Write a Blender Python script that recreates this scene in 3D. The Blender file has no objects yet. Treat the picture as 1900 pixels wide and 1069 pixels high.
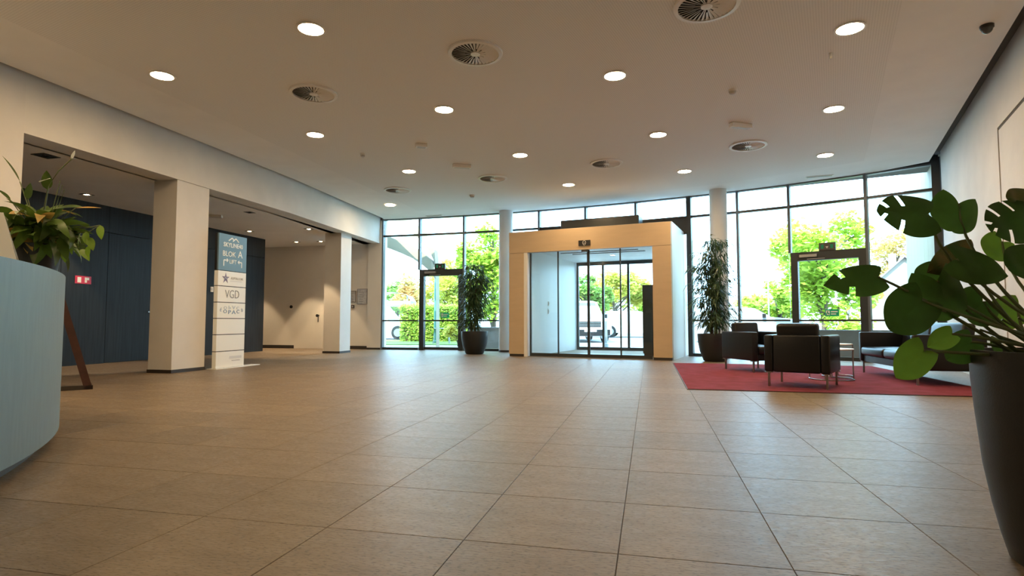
import bpy, math, random
from mathutils import Matrix, Vector
random.seed(7)
S = bpy.context.scene
COL = S.collection

# ------------------------------------------------------------------ camera
F_PX, CAM_H = 1077.0, 0.85
PITCH = math.atan(61.5 / F_PX)
H = 3.93                                   # ceiling height
cd = bpy.data.cameras.new('camera'); cam = bpy.data.objects.new('camera', cd); COL.objects.link(cam)
cd.sensor_width = 36; cd.lens = 36 * F_PX / 1900; cd.clip_start = 0.02; cd.clip_end = 500
cam.location = (0, 0, CAM_H); cam.rotation_euler = (math.pi / 2 + PITCH, 0, 0)
S.camera = cam

# ------------------------------------------------------------------ light
SKY = 6.5
SUN = 7.0
LAMP = 138.0
S.view_settings.view_transform = 'Standard'; S.view_settings.look = 'None'
S.view_settings.gamma = 1.0; S.view_settings.use_curve_mapping = False
S.view_settings.exposure = 0.85
w = bpy.data.worlds.new('sky'); S.world = w; w.use_nodes = True
bg = w.node_tree.nodes['Background']
bg.inputs[0].default_value = (0.43, 0.73, 1.0, 1); bg.inputs[1].default_value = SKY
sl = bpy.data.lights.new('sun', 'SUN'); sl.energy = SUN; sl.angle = 0.009; sl.color = (1.0, 0.93, 0.80)
so = bpy.data.objects.new('sun', sl); COL.objects.link(so)
so.rotation_euler = (math.radians(48), 0, math.radians(-28))     # from behind the building, over the roof

# ------------------------------------------------------------------ pixel helpers
def ray(px, py):
    a = (px - 950) / F_PX; b = (534.5 - py) / F_PX
    return Vector((a, math.cos(PITCH) - b * math.sin(PITCH), math.sin(PITCH) + b * math.cos(PITCH)))
def P(px, py, z=0.0):                       # where a pixel's ray meets the level z
    d = ray(px, py); t = (z - CAM_H) / d.z
    return Vector((0, 0, CAM_H)) + d * t
def PY(px, py, Y):                          # where a pixel's ray meets the distance Y
    d = ray(px, py); return Vector((0, 0, CAM_H)) + d * (Y / d.y)
def PP(px, py, p0, n):                      # where a pixel's ray meets an upright plane
    d = ray(px, py); n = Vector((n[0], n[1], 0)); o = Vector((0, 0, CAM_H))
    return o + d * ((Vector((p0[0], p0[1], 0)) - o).dot(n) / d.dot(n))
ANG = math.radians(13.34)                   # tile grid direction
EU = Vector((math.cos(ANG), -math.sin(ANG), 0)); EV = Vector((math.sin(ANG), math.cos(ANG), 0))
def UV(u, v, z=0.0): return EU * u + EV * v + Vector((0, 0, z))
def toUV(p): return p.x * EU.x + p.y * EU.y, p.x * EV.x + p.y * EV.y

# ------------------------------------------------------------------ materials
def mat(name, col, rough=0.6, metal=0.0, var=0.0, vscale=6.0, bump=0.0, bscale=60.0, spec=0.5,
        rnd=0.0, stretch=None, col2=None, emit=None, estr=0.0, trans=0.0, coat=0.0):
    m = bpy.data.materials.new(name); m.use_nodes = True
    nt = m.node_tree; N = nt.nodes; L = nt.links; b = N['Principled BSDF']
    b.inputs['Base Color'].default_value = (*col, 1); b.inputs['Roughness'].default_value = rough
    b.inputs['Metallic'].default_value = metal; b.inputs['Specular IOR Level'].default_value = spec
    if coat: b.inputs['Coat Weight'].default_value = coat
    if emit:
        b.inputs['Emission Color'].default_value = (*emit, 1); b.inputs['Emission Strength'].default_value = estr
    tc = N.new('ShaderNodeTexCoord'); src = tc.outputs['Object']
    if stretch:
        mp = N.new('ShaderNodeMapping'); mp.inputs['Scale'].default_value = stretch
        L.new(src, mp.inputs[0]); src = mp.outputs[0]
    outc = None
    if var or rnd:
        mx = N.new('ShaderNodeMix'); mx.data_type = 'RGBA'
        c2 = col2 or tuple(c * (1 - var) for c in col)
        mx.inputs[6].default_value = (*col, 1); mx.inputs[7].default_value = (*c2, 1)
        nz = N.new('ShaderNodeTexNoise'); nz.inputs['Scale'].default_value = vscale; nz.inputs['Detail'].default_value = 6
        L.new(src, nz.inputs['Vector'])
        mr = N.new('ShaderNodeMapRange'); mr.inputs[1].default_value = 0.35; mr.inputs[2].default_value = 0.65
        L.new(nz.outputs[0], mr.inputs[0]); L.new(mr.outputs[0], mx.inputs[0])
        outc = mx.outputs[2]
        if rnd:
            oi = N.new('ShaderNodeObjectInfo'); hv = N.new('ShaderNodeHueSaturation')
            m2 = N.new('ShaderNodeMapRange'); m2.inputs[3].default_value = 1 - rnd; m2.inputs[4].default_value = 1 + rnd
            L.new(oi.outputs['Random'], m2.inputs[0]); L.new(m2.outputs[0], hv.inputs['Value'])
            L.new(outc, hv.inputs['Color']); outc = hv.outputs[0]
        L.new(outc, b.inputs['Base Color'])
    if bump:
        nb = N.new('ShaderNodeTexNoise'); nb.inputs['Scale'].default_value = bscale; nb.inputs['Detail'].default_value = 4
        L.new(src, nb.inputs['Vector'])
        bp = N.new('ShaderNodeBump'); bp.inputs['Strength'].default_value = bump; bp.inputs['Distance'].default_value = 0.01
        L.new(nb.outputs[0], bp.inputs['Height']); L.new(bp.outputs[0], b.inputs['Normal'])
    if trans:
        tr = N.new('ShaderNodeBsdfTranslucent'); ms = N.new('ShaderNodeMixShader'); ms.inputs[0].default_value = trans
        if outc: L.new(outc, tr.inputs[0])
        else: tr.inputs[0].default_value = (*col, 1)
        L.new(b.outputs[0], ms.inputs[1]); L.new(tr.outputs[0], ms.inputs[2])
        L.new(ms.outputs[0], N['Material Output'].inputs[0])
    return m
def glass_mat(name, tint=(0.96, 0.985, 0.975), refl=1.0):
    m = bpy.data.materials.new(name); m.use_nodes = True; nt = m.node_tree; N = nt.nodes; L = nt.links
    N.remove(N['Principled BSDF'])
    t = N.new('ShaderNodeBsdfTransparent'); t.inputs[0].default_value = (*tint, 1)
    g = N.new('ShaderNodeBsdfGlossy'); g.inputs['Roughness'].default_value = 0.01; g.inputs[0].default_value = (refl, refl, refl, 1)
    f = N.new('ShaderNodeLayerWeight'); f.inputs[0].default_value = 0.5
    pw = N.new('ShaderNodeMath'); pw.operation = 'POWER'; pw.inputs[1].default_value = 5.0; L.new(f.outputs['Facing'], pw.inputs[0])
    ad = N.new('ShaderNodeMath'); ad.operation = 'MULTIPLY_ADD'; ad.inputs[1].default_value = 0.9; ad.inputs[2].default_value = 0.025; L.new(pw.outputs[0], ad.inputs[0])
    ms = N.new('ShaderNodeMixShader'); L.new(ad.outputs[0], ms.inputs[0]); L.new(t.outputs[0], ms.inputs[1]); L.new(g.outputs[0], ms.inputs[2])
    L.new(ms.outputs[0], N['Material Output'].inputs[0]); return m
def perforated_mat(name, col):
    m = mat(name, col, 0.85); nt = m.node_tree; N = nt.nodes; L = nt.links
    tc = N.new('ShaderNodeTexCoord'); mp = N.new('ShaderNodeMapping')
    mp.inputs['Rotation'].default_value = (0, 0, math.radians(29)); mp.inputs['Scale'].default_value = (40, 40, 40)
    vo = N.new('ShaderNodeTexVoronoi'); vo.voronoi_dimensions = '2D'; vo.inputs['Randomness'].default_value = 0; vo.inputs['Scale'].default_value = 1
    L.new(tc.outputs['Object'], mp.inputs[0]); L.new(mp.outputs[0], vo.inputs['Vector'])
    cr = N.new('ShaderNodeMapRange'); cr.inputs[1].default_value = 0.24; cr.inputs[2].default_value = 0.32
    L.new(vo.outputs['Distance'], cr.inputs[0])
    mx = N.new('ShaderNodeMix'); mx.data_type = 'RGBA'
    mx.inputs[6].default_value = (*[c * 0.84 for c in col], 1); mx.inputs[7].default_value = (*col, 1)
    L.new(cr.outputs[0], mx.inputs[0]); L.new(mx.outputs[2], N['Principled BSDF'].inputs['Base Color'])
    return m
def tile_mat(name):
    col, col2 = (0.238, 0.180, 0.122), (0.186, 0.138, 0.090)
    m = mat(name, col, 0.40, var=0.2, vscale=3.0, col2=col2, rnd=0.10, stretch=(1, 3, 1), spec=0.45)
    nt = m.node_tree; N = nt.nodes; L = nt.links; b = N['Principled BSDF']
    tc = N.new('ShaderNodeTexCoord'); mp = N.new('ShaderNodeMapping'); mp.inputs['Scale'].default_value = (14, 60, 14)
    L.new(tc.outputs['Object'], mp.inputs[0])
    nz = N.new('ShaderNodeTexNoise'); nz.inputs['Scale'].default_value = 1.4; nz.inputs['Detail'].default_value = 7
    L.new(mp.outputs[0], nz.inputs['Vector'])
    mr = N.new('ShaderNodeMapRange'); mr.inputs[1].default_value = 0.3; mr.inputs[2].default_value = 0.7
    mr.inputs[3].default_value = 0.33; mr.inputs[4].default_value = 0.55
    L.new(nz.outputs[0], mr.inputs[0]); L.new(mr.outputs[0], b.inputs['Roughness'])
    bp = N.new('ShaderNodeBump'); bp.inputs['Strength'].default_value = 0.12; bp.inputs['Distance'].default_value = 0.004
    L.new(nz.outputs[0], bp.inputs['Height']); L.new(bp.outputs[0], b.inputs['Normal'])
    # small dark and pale chips
    vo = N.new('ShaderNodeTexNoise'); vo.inputs['Scale'].default_value = 90; vo.inputs['Detail'].default_value = 2
    mp2 = N.new('ShaderNodeMapping'); mp2.inputs['Scale'].default_value = (0.5, 1.3, 1); L.new(tc.outputs['Object'], mp2.inputs[0])
    L.new(mp2.outputs[0], vo.inputs['Vector'])
    m3 = N.new('ShaderNodeMapRange'); m3.inputs[1].default_value = 0.36; m3.inputs[2].default_value = 0.46
    m3.inputs[3].default_value = 0.62; m3.inputs[4].default_value = 1.0
    L.new(vo.outputs[0], m3.inputs[0])
    old = b.inputs['Base Color'].links[0].from_socket
    mu = N.new('ShaderNodeMix'); mu.data_type = 'RGBA'; mu.blend_type = 'MULTIPLY'; mu.inputs[0].default_value = 1
    cb = N.new('ShaderNodeCombineColor')
    for k in range(3): L.new(m3.outputs[0], cb.inputs[k])
    L.new(old, mu.inputs[6]); L.new(cb.outputs[0], mu.inputs[7]); L.new(mu.outputs[2], b.inputs['Base Color'])
    return m

M = {}
M['tile'] = tile_mat('floor tile stoneware')
M['grout'] = mat('grout', (0.27, 0.20, 0.14), 0.8)
M['ceil'] = mat('plaster ceiling', (0.82, 0.80, 0.77), 0.9, var=0.04, vscale=2)
M['perf'] = perforated_mat('perforated plaster', (0.80, 0.78, 0.75))
M['dark_gap'] = mat('gap shade and joint backing', (0.11, 0.10, 0.09), 0.9)  # dark colour stands in for shade in the ceiling gaps; backs wall joints too
M['concrete'] = mat('fair faced concrete', (0.71, 0.69, 0.65), 0.75, var=0.10, vscale=1.6, bump=0.15, bscale=18)
M['plaster'] = mat('white plaster wall', (0.72, 0.68, 0.62), 0.85, var=0.03, vscale=3, bump=0.03, bscale=120)
M['column'] = mat('painted column', (0.68, 0.655, 0.62), 0.7, var=0.05, vscale=3)
M['rcolumn'] = mat('pale round column', (0.66, 0.67, 0.67), 0.55, var=0.05, vscale=2)
M['veneer'] = mat('dark blue stained veneer', (0.021, 0.027, 0.033), 0.52, spec=0.3, var=0.45, vscale=3.5, stretch=(7, 7, 0.35), col2=(0.012, 0.016, 0.020), rnd=0.12)
M['plinth'] = mat('dark plinth', (0.035, 0.028, 0.024), 0.5)
M['steel'] = mat('anthracite aluminium', (0.030, 0.036, 0.038), 0.35, spec=0.4)
M['mullion'] = mat('aluminium with bloom', (0.115, 0.135, 0.150), 0.35, spec=0.4)  # bloom from the bright glass put into the colour, lighter than the anthracite
M['black'] = mat('black plastic', (0.010, 0.010, 0.011), 0.35)
M['glass'] = glass_mat('window glass')
M['doorglass'] = glass_mat('door glass', (0.95, 0.98, 0.975), 0.9)
M['portal'] = mat('pale wood laminate', (0.53, 0.40, 0.26), 0.5, var=0.06, vscale=2, stretch=(1, 1, 5))
M['portal_side'] = mat('white vestibule panel', (0.74, 0.74, 0.73), 0.4)
M['white'] = mat('white paint', (0.80, 0.80, 0.79), 0.5)
M['trimwhite'] = mat('white metal', (0.78, 0.76, 0.73), 0.4)
M['lamp'] = mat('lit lamp diffuser', (1, 0.9, 0.7), 0.5, emit=(1.0, 0.70, 0.38), estr=LAMP)
M['lampdim'] = mat('lit spot lens', (1, 0.9, 0.7), 0.5, emit=(1.0, 0.74, 0.44), estr=30)
M['lens_off'] = mat('unlit lens', (0.05, 0.05, 0.05), 0.2)
M['desk'] = mat('blue grey desk cladding', (0.160, 0.220, 0.232), 0.45, var=0.10, vscale=6, stretch=(5, 5, 0.8), bump=0.05, bscale=200)
M['rust'] = mat('red brown wood', (0.055, 0.020, 0.014), 0.5, var=0.3, vscale=12)
M['sign_white'] = mat('sign white', (0.87, 0.88, 0.85), 0.35)
M['sign_blue'] = mat('sign blue', (0.135, 0.245, 0.33), 0.35)
M['ink_grey'] = mat('grey lettering', (0.24, 0.25, 0.26), 0.5)
M['ink_pale'] = mat('pale grey lettering', (0.55, 0.55, 0.55), 0.5)
M['ink_faint'] = mat('faint lettering', (0.66, 0.67, 0.68), 0.5)
M['ink_blue'] = mat('blue lettering', (0.20, 0.31, 0.48), 0.5)
M['ink_lblue'] = mat('pale blue lettering', (0.55, 0.62, 0.70), 0.5)
M['ink_violet'] = mat('violet star', (0.21, 0.17, 0.30), 0.5)
M['red_sign'] = mat('red sign', (0.62, 0.02, 0.06), 0.4)
M['green_sign'] = mat('green sign', (0.02, 0.42, 0.24), 0.4, trans=0.5)
M['paper'] = mat('paper', (0.88, 0.87, 0.84), 0.8)
M['print'] = mat('grey printed plan', (0.42, 0.43, 0.44), 0.7, var=0.35, vscale=18, col2=(0.58, 0.58, 0.58))
M['rug'] = mat('red rug', (0.24, 0.052, 0.082), 0.95, var=0.35, vscale=5, bump=0.5, bscale=160, col2=(0.19, 0.038, 0.05), spec=0.1)
M['leather'] = mat('black leather', (0.004, 0.005, 0.007), 0.36, bump=0.05, bscale=90, spec=0.4)
M['chrome'] = mat('satin steel', (0.30, 0.27, 0.26), 0.3, metal=1.0)
M['pot'] = mat('black planter', (0.010, 0.011, 0.012), 0.42, bump=0.06, bscale=140)
M['soil'] = mat('potting soil', (0.045, 0.030, 0.020), 0.95, bump=0.6, bscale=60)
M['monstera'] = mat('monstera leaf', (0.060, 0.135, 0.022), 0.42, var=0.3, vscale=9, trans=0.42, rnd=0.2, spec=0.3)
M['monstera_pale'] = mat('young monstera leaf', (0.17, 0.33, 0.035), 0.42, var=0.2, vscale=9, trans=0.4, spec=0.3)
M['monstera_brown'] = mat('browning leaf', (0.16, 0.11, 0.035), 0.5, var=0.4, vscale=14, trans=0.3, col2=(0.06, 0.09, 0.02), spec=0.3)
M['petiole'] = mat('petiole', (0.11, 0.14, 0.045), 0.5)
M['fig'] = mat('narrow fig leaf', (0.050, 0.100, 0.040), 0.4, var=0.35, vscale=3, trans=0.25, spec=0.4)
M['stem'] = mat('brown stem', (0.085, 0.055, 0.030), 0.8, var=0.3, vscale=30)
M['lily'] = mat('lily leaf', (0.095, 0.165, 0.025), 0.4, var=0.35, vscale=8, trans=0.25, rnd=0.3, spec=0.4)
M['lily_yellow'] = mat('yellowed leaf', (0.52, 0.33, 0.075), 0.6, var=0.35, vscale=12, trans=0.2, col2=(0.28, 0.20, 0.05))
M['spathe'] = mat('white spathe', (0.78, 0.80, 0.70), 0.5, trans=0.2)
M['ivy'] = mat('bright leaf', (0.22, 0.36, 0.03), 0.45, var=0.3, vscale=9, trans=0.3)
M['paving'] = mat('pale paving', (0.34, 0.335, 0.32), 0.85, var=0.10, vscale=0.6)
M['asphalt'] = mat('asphalt', (0.26, 0.26, 0.265), 0.9, var=0.12, vscale=1)
M['grass'] = mat('lawn', (0.16, 0.28, 0.05), 0.95, var=0.35, vscale=2, bump=0.5, bscale=40)
M['kerbwall'] = mat('grey concrete wall', (0.24, 0.25, 0.25), 0.8, var=0.15, vscale=3)
M['canopy'] = mat('cream canopy cladding', (0.27, 0.25, 0.18), 0.6, var=0.05)
M['outwall'] = mat('beige outside cladding', (0.30, 0.25, 0.17), 0.7, var=0.06)
M['leaf_lime'] = mat('lime tree leaves', (0.48, 0.62, 0.08), 0.6, var=0.35, vscale=1.2, trans=0.45, col2=(0.32, 0.48, 0.06))
M['leaf_green'] = mat('green tree leaves', (0.30, 0.46, 0.10), 0.6, var=0.35, vscale=1.2, trans=0.4, col2=(0.20, 0.34, 0.08))
M['leaf_gold'] = mat('yellowing leaves', (0.66, 0.58, 0.12), 0.6, var=0.45, vscale=1.0, trans=0.45, col2=(0.44, 0.54, 0.10))
M['leaf_orange'] = mat('orange leaves', (0.62, 0.36, 0.14), 0.6, var=0.45, vscale=1.0, trans=0.4, col2=(0.44, 0.42, 0.12))
M['leaf_hedge'] = mat('hedge leaves', (0.40, 0.52, 0.07), 0.6, var=0.35, vscale=2, trans=0.4, col2=(0.26, 0.40, 0.06))
M['bark'] = mat('tree bark', (0.14, 0.11, 0.08), 0.9, var=0.3, vscale=8)
M['carwhite'] = mat('white car paint', (0.72, 0.72, 0.72), 0.25, coat=0.5)
M['carsilver'] = mat('silver car paint', (0.42, 0.44, 0.46), 0.25, metal=0.3, coat=0.5)
M['carglass'] = mat('dark car glass', (0.10, 0.12, 0.13), 0.08)
M['tyre'] = mat('tyre rubber', (0.02, 0.02, 0.02), 0.8)
M['rim'] = mat('alloy', (0.5, 0.5, 0.5), 0.3, metal=0.8)
M['carlight'] = mat('headlamp', (0.6, 0.62, 0.64), 0.1)
M['housewall'] = mat('pale render', (0.27, 0.25, 0.21), 0.9, var=0.05)
M['houseroof'] = mat('grey tiled roof', (0.20, 0.185, 0.17), 0.7, var=0.12, vscale=3)
M['reflection_green'] = mat('green of reflected strip', (0.08, 0.24, 0.20), 0.5)
M['galv'] = mat('galvanised steel', (0.34, 0.35, 0.36), 0.4, metal=0.7)

# ------------------------------------------------------------------ mesh builder
MW = {}
class MB:
    def __init__(s, T=None): s.v = []; s.f = []; s.T = T
    def add(s, vs, fs):
        o = len(s.v)
        for p in vs:
            p = Vector(p); s.v.append(tuple(s.T @ p if s.T else p))
        s.f += [tuple(o + i for i in f) for f in fs]; return s
    def box(s, x0, x1, y0, y1, z0, z1, c=0.0):
        if c:
            return s.rbox(x0, x1, y0, y1, z0, z1, c)
        v = [(x0, y0, z0), (x1, y0, z0), (x1, y1, z0), (x0, y1, z0), (x0, y0, z1), (x1, y0, z1), (x1, y1, z1), (x0, y1, z1)]
        return s.add(v, [(3, 2, 1, 0), (4, 5, 6, 7), (0, 1, 5, 4), (1, 2, 6, 5), (2, 3, 7, 6), (3, 0, 4, 7)])
    def rbox(s, x0, x1, y0, y1, z0, z1, r=0.03, n=3, bulge=0.0):
        # soft edged block: rounded-square rings stacked with a rounded profile
        def ring(inset, z, cr):
            pts = []
            a0, a1, b0, b1 = x0 + inset, x1 - inset, y0 + inset, y1 - inset
            for cx, cy, st in ((a1 - cr, b1 - cr, 0), (a0 + cr, b1 - cr, 90), (a0 + cr, b0 + cr, 180), (a1 - cr, b0 + cr, 270)):
                for k in range(n + 1):
                    t = math.radians(st + 90 * k / n); pts.append((cx + cr * math.cos(t), cy + cr * math.sin(t), z))
            return pts
        lv = []
        for k in range(n + 1):
            t = math.pi / 2 * k / n
            lv.append((r * (1 - math.sin(t)), z0 + r * (1 - math.cos(t))))
        for k in range(n + 1):
            t = math.pi / 2 * k / n
            lv.append((r * (1 - math.cos(t)), z1 - r * (1 - math.sin(t))))
        vs = []; m = 4 * (n + 1)
        for ins, z in lv: vs += ring(ins, z, max(r - ins, 0.002) if ins < r else 0.002)
        fs = [tuple(range(m - 1, -1, -1)), tuple((len(lv) - 1) * m + i for i in range(m))]
        if bulge:
            cx, cy = (x0 + x1) / 2, (y0 + y1) / 2
            top = (len(lv) - 1) * m
            vs.append((cx, cy, z1 + bulge)); fs.pop()
            fs += [(top + i, top + (i + 1) % m, len(vs) - 1) for i in range(m)]
        for k in range(len(lv) - 1):
            for i in range(m):
                j = (i + 1) % m; fs.append((k * m + i, k * m + j, (k + 1) * m + j, (k + 1) * m + i))
        return s.add(vs, fs)
    def prism(s, poly, z0, z1):
        n = len(poly)
        vs = [(p[0], p[1], z0) for p in poly] + [(p[0], p[1], z1) for p in poly]
        fs = [tuple(range(n - 1, -1, -1)), tuple(range(n, 2 * n))] + [(i, (i + 1) % n, n + (i + 1) % n, n + i) for i in range(n)]
        return s.add(vs, fs)
    def slab(s, a, b, th, z0, z1, off=0.0):
        # upright slab between two plan points, thickness th to the left of a->b, shifted by off
        a = Vector((a[0], a[1])); b = Vector((b[0], b[1])); d = (b - a).normalized(); n = Vector((-d.y, d.x))
        a = a + n * off; b = b + n * off
        return s.prism([a, b, b + n * th, a + n * th], z0, z1)
    def lathe(s, prof, n=32, c=(0, 0, 0), cap=True):
        vs = []
        for r, z in prof:
            for i in range(n):
                t = 2 * math.pi * i / n; vs.append((c[0] + r * math.cos(t), c[1] + r * math.sin(t), c[2] + z))
        fs = []
        for k in range(len(prof) - 1):
            for i in range(n):
                j = (i + 1) % n; fs.append((k * n + i, k * n + j, (k + 1) * n + j, (k + 1) * n + i))
        if cap:
            fs.append(tuple(range(n - 1, -1, -1))); fs.append(tuple((len(prof) - 1) * n + i for i in range(n)))
        return s.add(vs, fs)
    def tube(s, path, r, n=6):
        path = [Vector(p) for p in path]; rs = r if isinstance(r, (list, tuple)) else [r] * len(path)
        vs = []
        for i, p in enumerate(path):
            d = (path[min(i + 1, len(path) - 1)] - path[max(i - 1, 0)])
            if d.length < 1e-9: d = Vector((0, 0, 1))
            d.normalize(); up = Vector((0, 0, 1)) if abs(d.z) < 0.95 else Vector((1, 0, 0))
            a = d.cross(up).normalized(); b = a.cross(d)
            for k in range(n):
                t = 2 * math.pi * k / n; vs.append(p + (a * math.cos(t) + b * math.sin(t)) * rs[i])
        fs = [tuple(range(n)), tuple((len(path) - 1) * n + k for k in range(n - 1, -1, -1))]
        for i in range(len(path) - 1):
            for k in range(n):
                j = (k + 1) % n; fs.append((i * n + k, (i + 1) * n + k, (i + 1) * n + j, i * n + j))
        return s.add(vs, fs)
    def build(s, name, m, parent=None, smooth=False, loc=None, rz=0.0, kind=None, label=None, cat=None, group=None):
        me = bpy.data.meshes.new(name); me.from_pydata(s.v, [], s.f); me.validate()
        if m: me.materials.append(M[m])
        if smooth:
            for p in me.polygons: p.use_smooth = True
            try: me.set_sharp_from_angle(angle=math.radians(40))
            except Exception: pass
        me.update()
        o = bpy.data.objects.new(name, me); COL.objects.link(o)
        if parent is not None: o.parent = parent; MW[o.name] = MW.get(parent.name, Matrix())
        else: MW[o.name] = Matrix.Translation(Vector(loc) if loc is not None else Vector()) @ Matrix.Rotation(rz, 4, 'Z')
        if loc is not None: o.location = loc
        if rz: o.rotation_euler = (0, 0, rz)
        tag(o, label, cat, group, kind); return o
def tag(o, label=None, cat=None, group=None, kind=None):
    if label: o['label'] = label
    if cat: o['category'] = cat
    if group: o['group'] = group
    if kind: o['kind'] = kind
    return o
def thing(name, label=None, cat=None, loc=(0, 0, 0), rz=0.0, group=None, kind=None):
    o = bpy.data.objects.new(name, None); COL.objects.link(o); o.empty_display_size = 0.1
    o.location = loc; o.rotation_euler = (0, 0, rz)
    MW[o.name] = Matrix.Translation(Vector(loc)) @ Matrix.Rotation(rz, 4, 'Z')
    return tag(o, label, cat, group, kind)
def WB(parent): return MB(MW[parent.name].inverted())          # builder fed with world coordinates
def copy_tree(o, parent=None):
    c = o.copy(); COL.objects.link(c)
    if parent is not None: c.parent = parent
    for ch in [x for x in bpy.data.objects if x.parent == o and x.name != c.name]: copy_tree(ch, c)
    return c
def add_light(kind, parent, loc, energy, color, **kw):
    l = bpy.data.lights.new('light', kind); l.energy = energy; l.color = color
    for k, v in kw.items(): setattr(l, k, v)
    o = bpy.data.objects.new('light', l); COL.objects.link(o); o.parent = parent; o.location = loc; return o
def text_mesh(name, txt, size, m, parent, T, bold=0.0, align='CENTER', sx=1.0, depth=0.002):
    # lettering in the XY plane, then moved by T (local to the parent)
    cu = bpy.data.curves.new('lettering', 'FONT'); cu.body = txt; cu.size = size; cu.align_x = align; cu.align_y = 'CENTER'
    cu.offset = bold; cu.extrude = depth; cu.resolution_u = 3
    to = bpy.data.objects.new('lettering', cu); COL.objects.link(to)
    dg = bpy.context.evaluated_depsgraph_get(); dg.update()
    me = bpy.data.meshes.new_from_object(to.evaluated_get(dg)); bpy.data.objects.remove(to); bpy.data.curves.remove(cu)
    me.transform(Matrix.Diagonal((sx, 1, 1, 1))); me.transform(T)
    me.materials.clear(); me.materials.append(M[m])
    o = bpy.data.objects.new(name, me); COL.objects.link(o); o.parent = parent; return o

# ================================================================== FACADE LINE
def facade_pt(px, z=H):
    t = px - 712; v = 188 + 0.043 * t + 5.82e-5 * t * t
    p = P(px, 596 - v, z if z == H else H); return Vector((p.x, p.y, 0))
NODES = [712, 780, 862, 931, 1001, 1087, 1180, 1278, 1368, 1463, 1605, 1737]
FN = [facade_pt(x) for x in NODES]
RW_A = P(1745, 296, H); RW_B = P(1900, 64, H)                 # right wall line
rwd = (RW_B - RW_A); rwd.z = 0; rwd.normalize()
RW_A = Vector((RW_A.x, RW_A.y, 0)); RW_END = RW_A + rwd * 18.5
CE_A = P(1723.6, 300, H); CE_B = P(1900, 10, H); ced = (CE_B - CE_A).normalized()   # ceiling edge by the right wall
U_BEAM, U_DARK, V_BACK, V_DARK_END = -7.58, -10.75, 16.15, 14.5
def vpx(px, u):                                              # v on the plane u where the pixel column meets it
    r = (px - 950) / F_PX; Y = u / (r * EU.x + EU.y); return r * Y * EV.x + Y * EV.y
V_WALL = vpx(29, U_BEAM)

# ================================================================== FLOOR
floor = MB().prism([(-16, -6), (12, -6), (12, 12), (-4, 21), (-16, 21)], -0.30, -0.006).build('floor', 'grout', kind='structure')
planes = []
for a, b in zip(FN[:-1], FN[1:]):
    d = (b - a).normalized(); n = Vector((d.y, -d.x, 0)); planes.append((a, n))      # inside = towards the room
planes.append((RW_A, Vector((-rwd.y, rwd.x, 0)) if Vector((-rwd.y, rwd.x, 0)).dot(-RW_A) > 0 else Vector((rwd.y, -rwd.x, 0))))
def clip(poly):
    for p0, n in planes:
        out = []
        for i in range(len(poly)):
            a, b = poly[i], poly[(i + 1) % len(poly)]
            da, db = (a - p0).dot(n), (b - p0).dot(n)
            if da >= 0: out.append(a)
            if da * db < 0: out.append(a + (b - a) * (da / (da - db)))
        poly = out
        if len(poly) < 3: return []
    return poly
DU, DV, U0, V0, GAP = 0.5922, 0.6105, -0.124, 2.205, 0.0015
def tile_poly(i, j):
    a, b = U0 + i * DU + GAP, U0 + (i + 1) * DU - GAP; c, d = V0 + j * DV + GAP, V0 + (j + 1) * DV - GAP
    return [UV(a, c), UV(b, c), UV(b, d), UV(a, d)]
cand, rest = [], []
for i in range(-20, 14):
    for j in range(-8, 24):
        poly = tile_poly(i, j); ce = UV(U0 + (i + .5) * DU, V0 + (j + .5) * DV)
        if ce.y < -4: continue
        cl = clip(poly)
        if len(cl) < 3: continue
        whole = all((p - p0).dot(n) >= 0 for p in poly for p0, n in planes)
        vis = ce.y > 1.2 and abs(ce.x / ce.y) < 0.95
        if whole and vis: cand.append((ce.length, i, j))
        else: rest.append(cl)
cand.sort()
bw = 0.0014
x, y = DU / 2 - GAP, DV / 2 - GAP
tm = MB().add([(-x, -y, -.006), (x, -y, -.006), (x, y, -.006), (-x, y, -.006), (-x, -y, -bw), (x, -y, -bw), (x, y, -bw), (-x, y, -bw),
               (-x + bw, -y + bw, 0), (x - bw, -y + bw, 0), (x - bw, y - bw, 0), (-x + bw, y - bw, 0)],
              [(0, 1, 5, 4), (1, 2, 6, 5), (2, 3, 7, 6), (3, 0, 4, 7), (4, 5, 9, 8), (5, 6, 10, 9), (6, 7, 11, 10), (7, 4, 8, 11), (8, 9, 10, 11)])
t0 = tm.build('floor_tile', 'tile', floor)
for k, (dist, i, j) in enumerate(cand):
    if k < 300:
        o = t0 if k == 0 else t0.copy()
        if k: COL.objects.link(o)
        o.location = UV(U0 + (i + .5) * DU, V0 + (j + .5) * DV); o.rotation_euler = (0, 0, -ANG)
    else: rest.append(tile_poly(i, j))
mb = MB()
for poly in rest: mb.prism(poly, -0.006, 0.0)
mb.build('floor_tile_field', 'tile', floor, kind='stuff')

# ================================================================== CEILING
def along_v(pts, z=0): return [UV(u, v) for u, v in pts]
fx = [p for p in FN]
backL, backR = UV(-7.48, -5.5), CE_A + ced * 16.0
cpoly = [UV(-7.48, -5.5), Vector((backR.x, backR.y, 0)), Vector((CE_A.x, CE_A.y, 0))] + [p for p in reversed(fx[:-1])] + [UV(-7.75, 15.9), UV(-7.48, 11.0)]
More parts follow.
